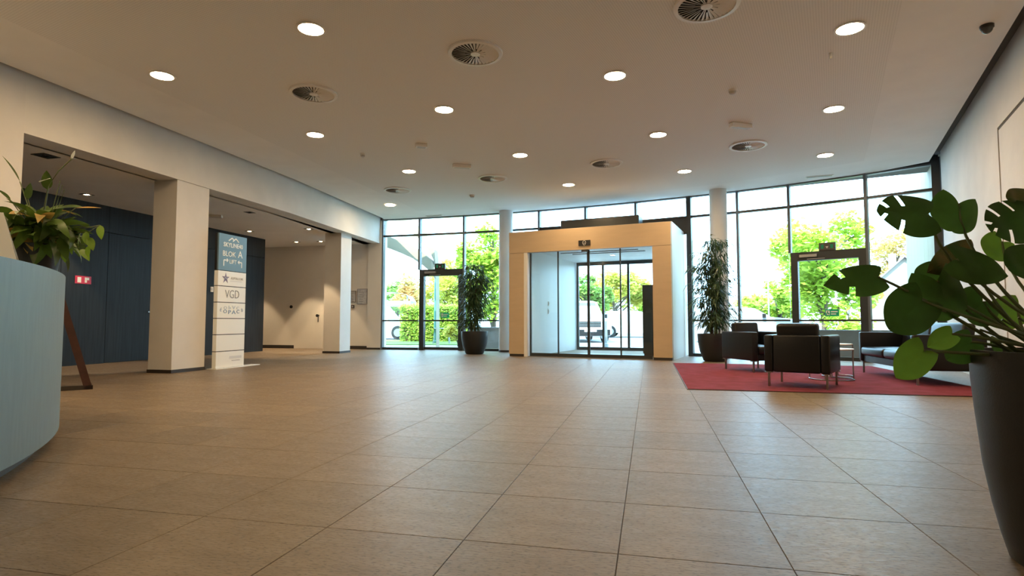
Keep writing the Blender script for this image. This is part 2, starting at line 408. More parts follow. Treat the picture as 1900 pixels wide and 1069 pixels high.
# border frame with the perforated field let into it
ci = Vector((ced.x, ced.y, 0)); cn = Vector((ci.y, -ci.x, 0)); cn = cn if cn.x < 0 else -cn
E1 = P(1675, 0, H); E2 = P(1604, 298, H); e12 = (E2 - E1).normalized()
inner = [UV(-6.45, -4.5), E1 - e12 * 11.0, E2] + [p + (Vector((0, 0, 0)) - p).normalized() * 0.95 for p in (FN[8], FN[6], FN[4], FN[2], FN[0])] + [UV(-6.3, 13.2)]
inner = [Vector((p.x, p.y, 0)) for p in inner]
inner[3:8] = [FN[8] + Vector((-.5, -.85, 0)), FN[6] + Vector((-.4, -.9, 0)), FN[4] + Vector((-.3, -.9, 0)), FN[2] + Vector((-.2, -.9, 0)), UV(-6.25, 15.0)]
inner = inner[:8]
ceiling = MB().prism(cpoly, H, H + 0.05).build('ceiling', 'ceil', kind='structure')
MB().prism(inner, H - 0.004, H).build('perforated_panel', 'perf', ceiling)
MB().prism([(-16, -6.2), (11.5, -6.2), (11.5, 11.0), (4.5, 15.2), (-4, 18.2), (-5, 21), (-16, 21)], H + 0.16, H + 0.5).build('roof_slab', 'dark_gap', ceiling)
for a_, b_ in zip(FN[:-1], FN[1:]): MB().slab(a_, b_, .25, H + .001, H + .5, -.05).build('fascia', 'steel', ceiling)
# low alcove ceiling and the beam carrying the hall ceiling
MB().prism(along_v([(-13.5, -5.5), (U_BEAM - 0.40, -5.5), (U_BEAM - 0.40, 11), (-8.2, V_BACK), (-13.5, V_BACK)]), 3.20, 3.32).build('alcove_ceiling', 'ceil', ceiling)
MB().prism(along_v([(U_BEAM, V_WALL), (U_BEAM, 11.0), (-7.92, V_BACK), (-8.5, V_BACK), (U_BEAM - 0.45, 11.0), (U_BEAM - 0.45, V_WALL)]), 3.20, H + 0.15).build('beam', 'concrete', ceiling)

# ================================================================== WALLS
wl = MB().prism(along_v([(U_BEAM, -5.5), (U_BEAM, V_WALL), (U_BEAM - 0.45, V_WALL), (U_BEAM - 0.45, -5.5)]), 0, H + 0.16).build('wall_left', 'column', kind='structure')
# dark veneered wall of the lift core
wd = MB().prism(along_v([(U_DARK - 0.05, -5.5), (U_DARK - 0.05, V_DARK_END), (U_DARK - 1.5, V_DARK_END), (U_DARK - 1.5, -5.5)]), 0, 3.20).build('wall_core', 'plinth', kind='structure')
dv0, dv1 = vpx(197, U_DARK), vpx(290, U_DARK)
seams = [3.2, 4.3, 5.4, 6.5, 7.6, vpx(110, U_DARK), dv0, dv1, dv1 + 1.15, dv1 + 2.3, V_DARK_END]
seams = sorted(set(round(s, 3) for s in seams))
for a, b in zip(seams[:-1], seams[1:]):
    isdoor = abs(a - round(dv0, 3)) < 1e-3
    MB().prism(along_v([(U_DARK, a + .004), (U_DARK, b - .004), (U_DARK - .04, b - .004), (U_DARK - .04, a + .004)]), 2.665, 3.20).build('veneer_panel', 'veneer', wd)
    if not isdoor:
        MB().prism(along_v([(U_DARK, a + .004), (U_DARK, b - .004), (U_DARK - .04, b - .004), (U_DARK - .04, a + .004)]), 0.0, 2.655).build('veneer_panel', 'veneer', wd)
MB().prism(along_v([(U_DARK, V_DARK_END), (U_DARK, V_DARK_END + .03), (U_DARK - 1.5, V_DARK_END + .03), (U_DARK - 1.5, V_DARK_END)]), 0, 3.20).build('veneer_panel', 'veneer', wd)
d6 = thing('door_1', loc=UV(U_DARK, dv0), rz=-ANG, kind='structure')
MB().box(-.04, 0, .006, dv1 - dv0 - .006, 0.008, 2.652).build('door_leaf', 'veneer', d6)
hb = WB(d6); hp = PP(280, 579, UV(U_DARK, 0), EU); hw = toUV(hp)
h6 = MB().lathe([(.026, 0), (.026, .008)], 14).box(-.012, .012, -.01, .01, 0, .055).box(-.012, .012, -.13, .012, .045, .062)
h6.T = None
rot = Matrix.Rotation(math.pi / 2, 4, 'Y')
hm = MB(Matrix.Translation((0, hw[1] - dv0, hp.z)) @ rot); hm.add(h6.v, h6.f); hm.build('handle', 'chrome', d6, label='satin steel lever handle')

# beige back wall of the alcove, with a flush white door
wb = MB().prism(along_v([(-13.5, V_BACK), (-7.86, V_BACK), (-7.86, V_BACK + .3), (-13.5, V_BACK + .3)]), 0, H + .15).build('wall_back', 'plaster', kind='structure')
ua = toUV(PP(683, 640, UV(0, V_BACK), EV))[0]
MB().prism(along_v([(ua, V_BACK - .09), (-7.86, V_BACK - .09), (-7.86, V_BACK), (ua, V_BACK)]), 0, 3.9).build('pier', 'plaster', wb)
def ub(px): return toUV(PP(px, 600, UV(0, V_BACK), EV))[0]
def bbox(u0, u1, d, z0, z1): return MB().prism(along_v([(u0, V_BACK - d), (u1, V_BACK - d), (u1, V_BACK), (u0, V_BACK)]), z0, z1)
for n_, (a, b, o_) in enumerate([(-13.5, ub(546), .012), (ub(646), ua, .012)]):
    bbox(a, b, o_, 0, .10).build('baseboard_alcove' if n_ == 0 else 'baseboard_end', 'plinth', kind='structure')
MB().prism(along_v([(ua, V_BACK - .10), (-7.86, V_BACK - .10), (-7.86, V_BACK - .09), (ua, V_BACK - .09)]), 0, .055).build('baseboard_pier', 'plinth', kind='structure')
d5 = thing('door_2', loc=UV(ub(556), V_BACK), rz=-ANG, kind='structure')
wdt = ub(615) - ub(556)
MB().box(0, wdt, -.022, 0, .006, 2.16).build('door_leaf', 'plaster', d5)
fr = MB().box(-.03, 0, -.012, 0, 0, 2.19).box(wdt, wdt + .03, -.012, 0, 0, 2.19).box(0, wdt, -.012, 0, 2.165, 2.19)
fr.build('door_frame', 'plaster', d5)
kx = ub(591) - ub(556)
MB(Matrix.Translation((kx, -.022, 1.02)) @ Matrix.Rotation(math.pi / 2, 4, 'X')).lathe([(.035, 0), (.035, .012), (.02, .03), (.02, .05), (.045, .06), (.045, .075)], 14).box(-.01, .01, -.20, -.03, 0, .012).build('handle', 'black', d5)
tag(MB(Matrix.Rotation(math.pi / 2, 4, 'X')).lathe([(.05, 0), (.05, .02), (.035, .03)], 14).build('wall_lock', 'black', loc=UV(ub(540), V_BACK, 1.30), rz=-ANG),
    'small black round lock plate on the beige alcove wall left of the white door', 'lock')
# notices beside the facade
def notice(name, px0, px1, py0, py1, mt, label, cat, hook=False):
    a, b = PP(px0, py0, UV(0, V_BACK), EV), PP(px1, py1, UV(0, V_BACK), EV)
    ua_, ub_ = toUV(a)[0], toUV(b)[0]
    t = thing(name, label, cat, UV(ua_, V_BACK, b.z), -ANG)
    W, Hh = ub_ - ua_, a.z - b.z
    MB().box(0, W, -.012, -.002, 0, Hh).build('sheet', mt, t)
    f = MB().box(-.012, 0, -.018, -.001, -.012, Hh + .012).box(W, W + .012, -.018, -.001, -.012, Hh + .012).box(0, W, -.018, -.001, -.012, 0).box(0, W, -.018, -.001, Hh, Hh + .012)
    f.build('frame', 'chrome', t)
    for k in range(5):
        MB().box(W * .15, W * (.5 + .3 * random.random()), -.0135, -.012, Hh * (.15 + .16 * k), Hh * (.15 + .16 * k) + .012).build('print_line', 'ink_grey', t)
    return t
notice('framed_notice', 648, 660, 541, 560, 'print', 'small grey framed notice on the end wall beside the white column', 'notice')
notice('framed_plan', 664, 681, 537, 564, 'print', 'larger grey framed floor plan on the end wall near the glass', 'notice')
t = thing('fire_call_point', 'small dark red square call point below the framed notice', 'call point', PP(655, 569, UV(0, V_BACK), EV), -ANG)
MB().box(-.045, .045, -.03, -.001, -.045, .045).build('body', 'rust', t); MB().box(-.025, .025, -.033, -.03, -.025, .025).build('glass_plate', 'ink_pale', t)

MB().prism(along_v([(-13.5, -5.5), (-13.2, -5.5), (-13.2, V_BACK), (-13.5, V_BACK)]), 0, 3.9).build('wall_alcove', 'plaster', kind='structure')
# right wall: big flush concrete panels
wr_n = Vector((-rwd.y, rwd.x, 0)); wr_n = wr_n if wr_n.dot(-RW_A) > 0 else -wr_n
mbw = MB().prism([RW_A - wr_n * .01, RW_END - wr_n * .01, RW_END - wr_n * .35, RW_A - wr_n * .35], 0, H + .16)
wr = mbw.build('wall_right', 'dark_gap', kind='structure')
pj = PP(1851, 240, RW_A, wr_n); sj = (Vector((pj.x, pj.y, 0)) - RW_A).dot(rwd); zj = pj.z
def wpanel(s0, s1, z0, z1, d=0.0, nm='wall_panel'):
    a, b = RW_A + rwd * s0, RW_A + rwd * s1
    return MB().prism([a + wr_n * d, b + wr_n * d, b - wr_n * .03, a - wr_n * .03], z0, z1).build(nm, 'concrete', wr)
wpanel(0.0, sj - .02, 0, H + .16); wpanel(sj + .02, sj + 4.2, 0.0, zj - .02, -.004)
wpanel(sj - .02, 17, zj + .02, H + .16); wpanel(sj + 4.224, 17, 0.0, zj - .02)
# wall behind the camera
MB().prism([(-17, -3.4), (4, -3.4), (4, -3.0), (-17, -3.0)], 0, H + .16).build('wall_rear', 'plaster', kind='structure')

# ================================================================== COLUMNS
def sq_column(name, u0, u1, v0, v1, label):
    t = thing(name, label, 'column', UV((u0 + u1) / 2, (v0 + v1) / 2), -ANG)
    a, b = (u1 - u0) / 2, (v1 - v0) / 2
    MB().box(-a, a, -b, b, .0, 3.20).build('shaft', 'column', t)
    MB().box(-a - .012, a + .012, -b - .012, b + .012, 0, .055).build('skirting', 'plinth', t)
sq_column('square_column', -8.06, -7.60, 7.98, 8.70, 'broad square white column left of the signpost, nearest the camera')
sq_column('square_column', -8.45, -7.97, 13.90, 14.45, 'farther square white column beside the framed notices')
def round_column(p, label):
    t = thing('round_column', label, 'column', p)
    MB().lathe([(.195, 0), (.195, H)], 40).build('shaft', 'rcolumn', t, smooth=True)
    MB().lathe([(.200, 0), (.200, .05), (.195, .055)], 40).build('skirting', 'plinth', t)
round_column((-0.17, 16.15, 0), 'round pale column left of the entrance vestibule')
round_column((4.84, 13.50, 0), 'round pale column right of the vestibule behind the potted fig')

# ================================================================== FACADE GLAZING
ZT, ZL = 3.42, 0.865
wn = [0]
def frame_box(mb, a, b, z0, z1, dep=0.11):
    d = (b - a).normalized(); n = Vector((-d.y, d.x, 0))
    return mb.prism([a - n * dep / 2, b - n * dep / 2, b + n * dep / 2, a + n * dep / 2], z0, z1)
def mullion(parent, p, d, w_, z0, z1, dep=.14, nm='mullion'):
    frame_box(MB(), p - d * w_ / 2, p + d * w_ / 2, z0, z1, dep).build(nm, 'steel' if w_ > .1 else 'mullion', parent)
def pane(parent, a, b, z0, z1, m='glass', nm='pane'):
    frame_box(MB(), a, b, z0, z1, .012).build(nm, m, parent)
def bay(i, z0=0.0, low=True, mid=True, last=False, wm=.055):
    a, b = FN[i], FN[i + 1]; d = (b - a).normalized(); wn[0] += 1
    t = thing('window_%d' % wn[0], kind='structure')
    mullion(t, a, d, wm, 0 if z0 < 1 else z0, H)
    if last: mullion(t, b, d, .14, 0, H + .1, .2)
    i0, i1 = a + d * .028, b - d * .028
    for zc, nm, hh in ((H - .015, 'head_rail', .03), (ZT, 'transom', .05)):
        if zc > z0: frame_box(MB(), i0, i1, zc - hh / 2, zc + hh / 2).build(nm, 'steel' if nm == 'transom' else 'mullion', t)
    pane(t, i0, i1, ZT + .025, H - .03)
    if low:
        frame_box(MB(), i0, i1, 0, .07).build('sill_rail', 'steel', t)
        frame_box(MB(), i0, i1, ZL - .02, ZL + .02).build('transom', 'steel', t)
        pane(t, i0, i1, .07, ZL - .02); pane(t, i0, i1, ZL + .02, ZT - .025)
    elif mid: pane(t, i0, i1, z0, ZT - .025)
    return t
DOORH = 2.37
bay(0)
bay(1, DOORH, low=False); bay(2); bay(3)
for i in (4, 5, 6):
    t = bay(i, 3.02, low=False, mid=False)
    a, b = FN[i], FN[i + 1]; d = (b - a).normalized()
    frame_box(MB(), a + d * .028, b - d * .028, 3.0, ZT - .025, .06).build('spandrel', 'steel', t)
bay(7, wm=.11); bay(8); bay(9, DOORH, low=False); bay(10, last=True)

def glass_door(nm, i, sign_px, box_px, closer_side):
    a, b = FN[i], FN[i + 1]; d = (b - a).normalized(); rz = math.atan2(d.y, d.x); W = (b - a).length
    t = thing(nm, loc=a, rz=rz, kind='structure')
    st = .16
    MB().box(.02, st, -.07, .07, 0, DOORH).build('jamb', 'steel', t); MB().box(W - st, W - .02, -.07, .07, 0, DOORH).build('jamb', 'steel', t)
    MB().box(st, W - st, -.07, .07, DOORH - .19, DOORH).build('head', 'steel', t)
    lf = MB().box(st, W - st, -.03, .03, 0.01, .09).box(st, W - st, -.03, .03, ZL - .02, ZL + .02)
    leaf = lf.build('leaf_rail', 'steel', t)
    MB().box(st, W - st, -.006, .006, .09, ZL - .02).build('pane', 'doorglass', t); MB().box(st, W - st, -.006, .006, ZL + .02, DOORH - .19).build('pane', 'doorglass', t)
    MB().box(st + .05, st + .40, -.13, -.07, DOORH - .12, DOORH - .06).box(st + .2, st + .55, -.11, -.09, DOORH - .17, DOORH - .155).build('door_closer', 'galv', t)
    return t, a, d, rz, W
for nm, i, sx, sy, bx, by, lab in (('door_3', 1, 825.5, 585, 818.5, 495, 'left'), ('door_4', 9, 1544, 580.5, 1536, 456, 'right')):
    t, a, d, rz, W = glass_door(nm, i, None, None, None)
    n = Vector((-d.y, d.x, 0)); sp = PP(sx, sy, a, n); bp_ = PP(bx, by, a, n)
    sg = thing('exit_sticker', 'green emergency exit sticker on the glass of the %s side door' % lab, 'sign', sp - n * .012, rz)
    hw_ = .135
    MB().box(-hw_, hw_, -.006, -.001, -.075, .075).build('plate', 'green_sign', sg)
    MB().box(-hw_ + .02, -.04, -.008, -.006, -.05, .05).build('door_mark', 'sign_white', sg)
    mb = MB().lathe([(.012, 0), (.012, .002)], 8); 
    rm = MB(Matrix.Translation((-.085, -.009, .028)) @ Matrix.Rotation(math.pi / 2, 4, 'X')).lathe([(.012, 0), (.012, .002)], 8)
    rm.box(-.012, .012, -.045, -.012, 0, .002).box(-.03, -.012, -.07, -.04, 0, .002).box(.012, .035, -.06, -.035, 0, .002); rm.build('running_figure', 'green_sign', sg)
    for k in range(2): MB().box(-.02, .11 - .03 * k, -.008, -.006, .012 - .05 * k, .036 - .05 * k).build('lettering', 'sign_white', sg)
    eb = thing('exit_light_box', 'dark exit light box above the %s glass side door' % lab, 'exit light', (bp_.x - n.x * .06, bp_.y - n.y * .06, DOORH), rz)
    MB().box(-.16, .16, -.03, .03, .0, .17).build('housing', 'steel', eb)
    MB().box(-.145, .145, -.034, -.03, .015, .155).build('face', 'lens_off', eb)
    for x_ in (-.12, .06): MB().box(x_, x_ + .06, -.037, -.034, .04, .13).build('pictogram', 'green_sign', eb)
    MB().add([(-.03, -.037, .09), (.03, -.037, .09), (0, -.037, .04)], [(0, 1, 2)]).build('arrow', 'ink_pale', eb)

# ================================================================== ENTRANCE VESTIBULE
FL, FR = P(944.5, 661), P(1248, 669.5)
ex = (FR - FL).normalized(); ey = Vector((-ex.y, ex.x, 0)); PW = (FR - FL).length; prz = math.atan2(ex.y, ex.x)
def pa(px, b): # local x on the plane at depth b
    q = PP(px, 600, FL + ey * b, ey); return (q - FL).dot(ex)
PT, PO, PD = 3.02, 2.505, 3.80
vest = thing('entrance_vestibule', 'wood faced entrance vestibule with sliding glass doors in the curtain wall', 'vestibule', FL, prz)
aL, aR = pa(972, 0), pa(1212, 0); aI = pa(983, .16); aO = aR + .01
MB().box(0, PW, 0, .16, PO + .004, PT).build('header_panel', 'portal', vest, label='warm lit wood header panel')
MB().box(0, aL, 0, .15, .06, PO - .004).build('pier_panel', 'portal', vest); MB().box(aR, PW, 0, .15, .06, PO - .004).build('pier_panel', 'portal', vest)
MB().box(.01, aL, .01, .15, 0, .06).build('plinth', 'plinth', vest); MB().box(aR, PW - .01, .01, .15, 0, .06).build('plinth', 'plinth', vest)
MB().box(aL, aI, .004, .15, 0.0, PO).build('reveal', 'portal_side', vest)
MB().box(0.0, aI - .02, .16, PD, 0, PT - .002).build('side_wall', 'portal_side', vest)
MB().box(aO + .02, PW, .16, PD, .0, PT - .002).build('side_wall', 'portal_side', vest)
MB().box(0.0, PW, .16, PD, PT - .002, PT + .03).build('roof', 'portal_side', vest)
MB().box(aI - .02, aO + .02, .16, PD, 2.60, 2.66).build('vestibule_ceiling', 'white', vest)
for bb, w0, w1 in ((1.2, .9, 2.9), (1.55, 1.1, 3.0)):
    MB().box(w0, w1, bb, bb + .05, 2.585, 2.60).build('ceiling_slot', 'ink_grey', vest)
MB().box(aI, aO, .10, .12, PO, PO + .05).build('door_track', 'galv', vest)
# front sliding doors
d7 = thing('door_5', loc=FL, rz=prz, kind='structure')
xs = [pa(q, .12) for q in (985, 1037, 1094, 1152, 1210)]
for k in range(4):
    x0, x1 = xs[k], xs[k + 1]; yb = .12 if k in (0, 3) else .085
    lf = thing('sliding_leaf'); lf.parent = d7; MW[lf.name] = MW[d7.name]
    MB().box(x0, x1, yb - .02, yb + .02, .01, .09).build('bottom_rail', 'steel', lf)
    MB().box(x0 + .004, x1 - .004, yb - .005, yb + .005, .09, PO - .005).build('pane', 'doorglass', lf)
    MB().box(x0 - (.02 if k == 0 else .012), x0 + (.02 if k == 0 else .014), yb - .022, yb + .022, .01, PO - .005).build('stile', 'steel', lf)
    if k == 1: MB().box(x1 - .035, x1 + .02, yb - .022, yb + .022, .01, PO - .005).build('stile', 'steel', lf)
MB().box(aI, aO, .06, .145, -.0, .012).build('threshold', 'galv', d7)
# outer sliding doors
d8 = thing('door_6', loc=FL + ey * PD, rz=prz, kind='structure')
ys = [pa(q, PD) for q in (1073, 1120, 1167, 1213)]
ys[3] = aO
for k in range(4):
    MB().box(ys[k] - .03, ys[k] + .03, -.05, .03, 0, 2.60).build('stile', 'steel', d8)
MB().box(ys[0], ys[3], -.05, .05, 2.50, 2.60).build('head_rail', 'steel', d8); MB().box(ys[0], ys[3], -.04, .04, 0, .09).build('bottom_rail', 'steel', d8)
for k in range(3): MB().box(ys[k] + .03, ys[k + 1] - .03, -.005, .005, .09, 2.50).build('pane', 'doorglass', d8)
# emblem, sensor, handle bar, air curtain, cabinet, switches
e0 = PP(1084.5, 451, FL, ey); el = (e0 - FL).dot(ex)
em = thing('emblem_plate', 'small black plate with pale ring emblem on the vestibule header', 'sign', FL + ex * el - ey * .001 + Vector((0, 0, e0.z)), prz)
MB().box(-.14, .14, -.02, 0, -.062, .062).build('plate', 'black', em)
ring = []
for k in range(17):
    t_ = 2 * math.pi * k / 16; ring.append((.038 * math.cos(t_), -.024, .008 + .042 * math.sin(t_) - (.018 if math.sin(t_) < -.9 else 0)))
MB().tube(ring, .007, 6).build('ring_emblem', 'ink_pale', em)
MB().box(-.018, .018, -.024, -.02, -.02, .012).build('emblem_core', 'ink_grey', em)
sn = thing('door_sensor', 'small black motion sensor under the vestibule header', 'sensor', FL + ex * (xs[2] - .06) - ey * .0 + Vector((0, 0, PO)), prz)
MB().prism([(-.08, -.03), (.08, -.03), (.05, .05), (-.05, .05)], -.055, -.002).build('housing', 'black', sn); MB().box(-.03, .03, -.036, -.03, -.045, -.02).build('lens', 'lens_off', sn)
hb_ = thing('door_bar_handle', 'thin black horizontal bar on the middle stile of the sliding doors', 'handle', FL + ex * xs[2] + ey * .05 + Vector((0, 0, PP(1095, 547, FL, ey).z)), prz)
MB().tube([(-.14, 0, 0), (.14, 0, 0)], .009, 8).build('bar', 'black', hb_); MB().box(-.015, .015, 0, .02, -.02, .02).build('bracket', 'black', hb_)
q0, q1 = PP(1040, 410, FL + ey * .9, ey), PP(1185, 400, FL + ey * .9, ey)
a0_, a1_ = (q0 - FL).dot(ex), (q1 - FL).dot(ex)
ac = thing('air_curtain', 'long dark air curtain unit lying on top of the vestibule', 'air curtain', FL + ex * a0_ + ey * .9 + Vector((0, 0, PT + .03)), prz)
MB().rbox(0, a1_ - a0_, 0, .45, 0, .34, .02).build('casing', 'steel', ac); MB().box(.05, a1_ - a0_ - .05, -.012, .0, .06, .12).build('grille', 'black', ac)
cb_ = thing('letterbox_cabinet', 'tall dark grey cabinet inside the vestibule by its right wall', 'cabinet', FL + ex * 2.93 + ey * 1.5, prz)
MB().box(0, aO - 2.95, 0, .38, 0.06, 1.74).build('body', 'steel', cb_); MB().box(.02, aO - 2.97, .02, .36, 0, .06).build('plinth', 'plinth', cb_)
for k in range(4): MB().box(.03, aO - 2.98, -.012, 0, .12 + k * .4, .48 + k * .4).build('door_flap', 'steel', cb_)
for k, (zz, lb) in enumerate(((1.31, 'upper white switch plate on the left wall inside the vestibule'), (1.10, 'lower white intercom plate on the left wall inside the vestibule'))):
    t = thing('switch_plate', lb, 'switch', FL + ex * (aI - .02) + ey * 1.48 + Vector((0, 0, zz)), prz)
    MB().box(.001, .012, -.05, .05, -.06, .06).build('plate', 'paper', t); MB().box(.012, .018, -.028, .028, -.03, .03).build('rocker', 'white', t)

# ================================================================== CEILING FITTINGS
def downlight():
    t = thing('downlight', 'x', 'light', group='round recessed downlights of the hall ceiling')
    MB().lathe([(.150, -.006), (.152, -.012), (.128, -.014), (.124, .0)], 36, cap=False).build('trim_ring', 'trimwhite', t, smooth=True)
    MB().lathe([(.125, -.004), (.122, -.008), (.001, -.009)], 32, cap=False).build('diffuser', 'lamp', t)
    return t
LIGHTS = [(577, 52, 'bright round downlight nearest the camera, upper left of the ceiling'), (1577, 51, 'bright round downlight in the upper right, left of the dome camera'),
          (301, 139, 'round downlight farthest left, above the concrete beam'), (1141, 139, 'round downlight between the topmost vent and the ceiling centre'),
          (824, 202, 'round downlight just below the large left-centre vent'), (1547, 201, 'second round downlight in the rightmost row'),
          (585, 249, 'round downlight below the leftmost vent'), (1221, 249, 'round downlight left of the white emergency light bar'),
          (965, 287, 'round downlight right of the small ceiling bars, mid ceiling'), (1531, 287, 'rightmost-row downlight nearest the glass wall'),
          (759, 317, 'round downlight left of the short emergency bar'), (1270, 317, 'round downlight right of the two vents above the vestibule'),
          (1055, 342, 'round downlight nearest above the vestibule'), (724, 380, 'round downlight at the far left by the glass wall')]
proto = downlight()
for k, (px, py, lb) in enumerate(LIGHTS):
    o = proto if k == 0 else copy_tree(proto)
    p = P(px, py, H); o.location = (p.x, p.y, H - .004); o['label'] = lb
for m_, n_ in ((-1, -2), (-2, -2), (-1, -3), (-2, -3)):      # unseen lamps added on this grid to warm the left side
    o = copy_tree(proto); o.location = (1.29 + 2.27 * m_ + 1.14 * n_, 7.11 - 1.15 * m_ + 2.33 * n_, H - .004)
    o['label'] = 'round recessed downlight ' + {(-1, -2): 'out of view above the front of the reception desk', (-2, -2): 'out of view above the far end of the reception desk', (-1, -3): 'out of view above the near end of the reception desk', (-2, -3): 'out of view behind the reception desk'}[(m_, n_)]
def vent():
    t = thing('swirl_vent', 'x', 'vent', group='round swirl vents of the hall ceiling')
    R = .30
    MB().lathe([(R + .015, -.001), (R + .01, -.022), (R - .03, -.026), (R - .03, -.006)], 48, cap=False).build('rim', 'trimwhite', t, smooth=True)
    MB().lathe([(R - .028, -.003), (.001, -.003)], 32, cap=False).build('dark_backing', 'black', t)
    MB().lathe([(.055, -.006), (.055, -.024), (.03, -.028), (.001, -.028)], 20, cap=False).build('hub', 'trimwhite', t, smooth=True)
    n = 36
    for k in range(n):
        a = 2 * math.pi * k / n; r0 = .05 if k % 3 == 0 else (.12 if k % 3 == 1 else .05)
        hw0, hw1 = .004 if r0 < .1 else .006, .0155
        c_, s_ = math.cos(a), math.sin(a); rr = R - .028
        tilt = .012
        vs = [(c_ * r0 - s_ * hw0, s_ * r0 + c_ * hw0, -.020), (c_ * rr - s_ * hw1, s_ * rr + c_ * hw1, -.022), (c_ * rr + s_ * hw1, s_ * rr - c_ * hw1, -.022 + tilt), (c_ * r0 + s_ * hw0, s_ * r0 - c_ * hw0, -.018 + .004)]
        vs += [(x_, y_, z_ + .002) for x_, y_, z_ in vs]
        MB().add(vs, [(0, 1, 2, 3), (7, 6, 5, 4), (0, 4, 5, 1), (1, 5, 6, 2), (2, 6, 7, 3), (3, 7, 4, 0)]).build('vane', 'trimwhite', t)
    return t
VENTS = [(1311, 8, 'round swirl vent cut off by the top edge of the picture'), (882, 97, 'largest fully visible round swirl vent near the ceiling centre'),
         (582, 172, 'leftmost round swirl vent between two downlights'), (1388, 269, 'round swirl vent on the right below the emergency light bar'),
         (1125, 302, 'round swirl vent above the right half of the vestibule'), (914, 330, 'small far round swirl vent above the left round column'),
         (738, 352, 'farthest round swirl vent at the left by the glass wall')]
proto = vent()
for k, (px, py, lb) in enumerate(VENTS):
    o = proto if k == 0 else copy_tree(proto)
    p = P(px, py, H); o.location = (p.x, p.y, H - .004); o['label'] = lb
def ceil_bar(px, py, L_, W_, h_, rz, lb, cat='emergency light', nm='emergency_light'):
    p = P(px, py, H); t = thing(nm, lb, cat, (p.x, p.y, H - .004), rz)
    MB().rbox(-L_ / 2, L_ / 2, -W_ / 2, W_ / 2, -h_, -.0, .012).build('housing', 'trimwhite', t)
    MB().box(-L_ / 2 + .03, L_ / 2 - .03, -W_ / 2 + .015, W_ / 2 - .015, -h_ - .004, -h_).build('lens', 'ink_pale', t)
RZ = math.radians(14)
ceil_bar(1374, 229, .36, .10, .07, RZ, 'white emergency light bar on the ceiling right of the middle')
ceil_bar(857, 305, .36, .10, .07, RZ, 'short emergency light bar on the far ceiling left of the middle')
ceil_bar(782, 267, .20, .12, .06, RZ, 'small boxy sensor on the ceiling above the far emergency bar', 'sensor', 'ceiling_sensor')
for px, py, lb in ((806, 400, 'slim linear slot vent by the glass wall over the left glass door'), (1520, 327, 'slim linear slot vent by the glass wall over the right glass door')):
    p = P(px, py, H); t = thing('slot_vent', lb, 'vent', (p.x, p.y, H), -.35)
    MB().box(-.26, .26, -.06, .06, -.012, 0).build('frame', 'trimwhite', t)
    for k in range(3): MB().box(-.24, .24, -.04 + .03 * k, -.025 + .03 * k, -.014, -.012).build('slot', 'ink_grey', t)
def smoke(px, py, lb, r=.05, cat='smoke detector'):
    p = P(px, py, H); t = thing('smoke_detector', lb, cat, (p.x, p.y, H - .004))
    MB().lathe([(r, 0), (r, -.02), (r * .92, -.028)], 20, cap=False).build('base', 'trimwhite', t, smooth=True)
    MB().lathe([(r * .8, -.026), (r * .75, -.055), (r * .4, -.066), (.001, -.066)], 20, cap=False).build('chamber', 'ink_pale', t, smooth=True)
smoke(1359, 166, 'small round smoke detector right of centre above the emergency bar', .055)
smoke(673, 285, 'small round smoke detector left of the ceiling sensor box', .05)
smoke(876, 362, 'tiny far smoke detector on the ceiling near the left round column', .06)
smoke(1541, 98, 'tiny white ceiling button below the upper right downlight', .02, 'detector')
p = P(1831, 47, H); t = thing('dome_camera', 'black dome security camera on the upper right ceiling', 'camera', (p.x, p.y, H))
MB().lathe([(.062, 0), (.062, -.03), (.055, -.036)], 24, cap=False).build('mount', 'black', t, smooth=True)
MB().lathe([(.052, -.034)] + [(.052 * math.cos(a * math.pi / 12), -.034 - .056 * math.sin(a * math.pi / 12)) for a in range(1, 7)], 24, cap=False).build('dome', 'lens_off', t, smooth=True)
# alcove spots
def spot(px, py, on, lb, r=.085, p=None):
    p = p or P(px, py, 3.20); t = thing('square_spotlight', lb, 'light', (p.x, p.y, 3.20), -ANG, group='square spotlights of the alcove ceiling')
    f = MB().box(-r, r, -r, -r + .03, -.008, 0).box(-r, r, r - .03, r, -.008, 0).box(-r, -r + .03, -r + .03, r - .03, -.008, 0).box(r - .03, r, -r + .03, r - .03, -.008, 0)
    f.build('frame', 'steel', t); MB().box(-r + .03, r - .03, -r + .03, r - .03, -.003, -.001).build('lens_bed', 'black', t)
    MB().lathe([(.045, -.003), (.04, -.006), (.001, -.006)], 16, cap=False).build('lens', 'lampdim' if on else 'lens_off', t)
    if on: add_light('SPOT', t, (0, 0, -.02), 130, (1, .72, .42), spot_size=math.radians(62), spot_blend=.25, shadow_soft_size=.04)
spot(85, 289, False, 'unlit square spotlight above the lily plant', .12)
spot(161, 361, True, 'lit square spotlight close to the dark wall left of the near column')
spot(463, 394, False, 'unlit square spotlight above the signpost')
spot(463, 429, True, 'lit square spotlight at the upper right corner of the signpost')
spot(573, 425, True, 'lit square spotlight left of the far square column')
spot(550, 449, True, 'lit square spotlight closest to the beige alcove wall')
spot(595, 448, True, 'small square spotlight left of the far column top')
spot(0, 0, True, 'square spotlight at the inner end of the alcove, hidden by the dark wall', p=UV(-12.1, 15.2, 3.2))
spot(652, 445, False, 'unlit square spotlight right of the far column top')
p = P(397, 399, 3.2); t = thing('emergency_light', 'emergency light bar on the alcove ceiling left of the signpost', 'emergency light', (p.x, p.y, 3.2), math.radians(10))
MB().rbox(-.17, .17, -.05, .05, -.06, 0, .012).build('housing', 'trimwhite', t); MB().box(-.14, .14, -.035, .035, -.064, -.06).build('lens', 'ink_pale', t)

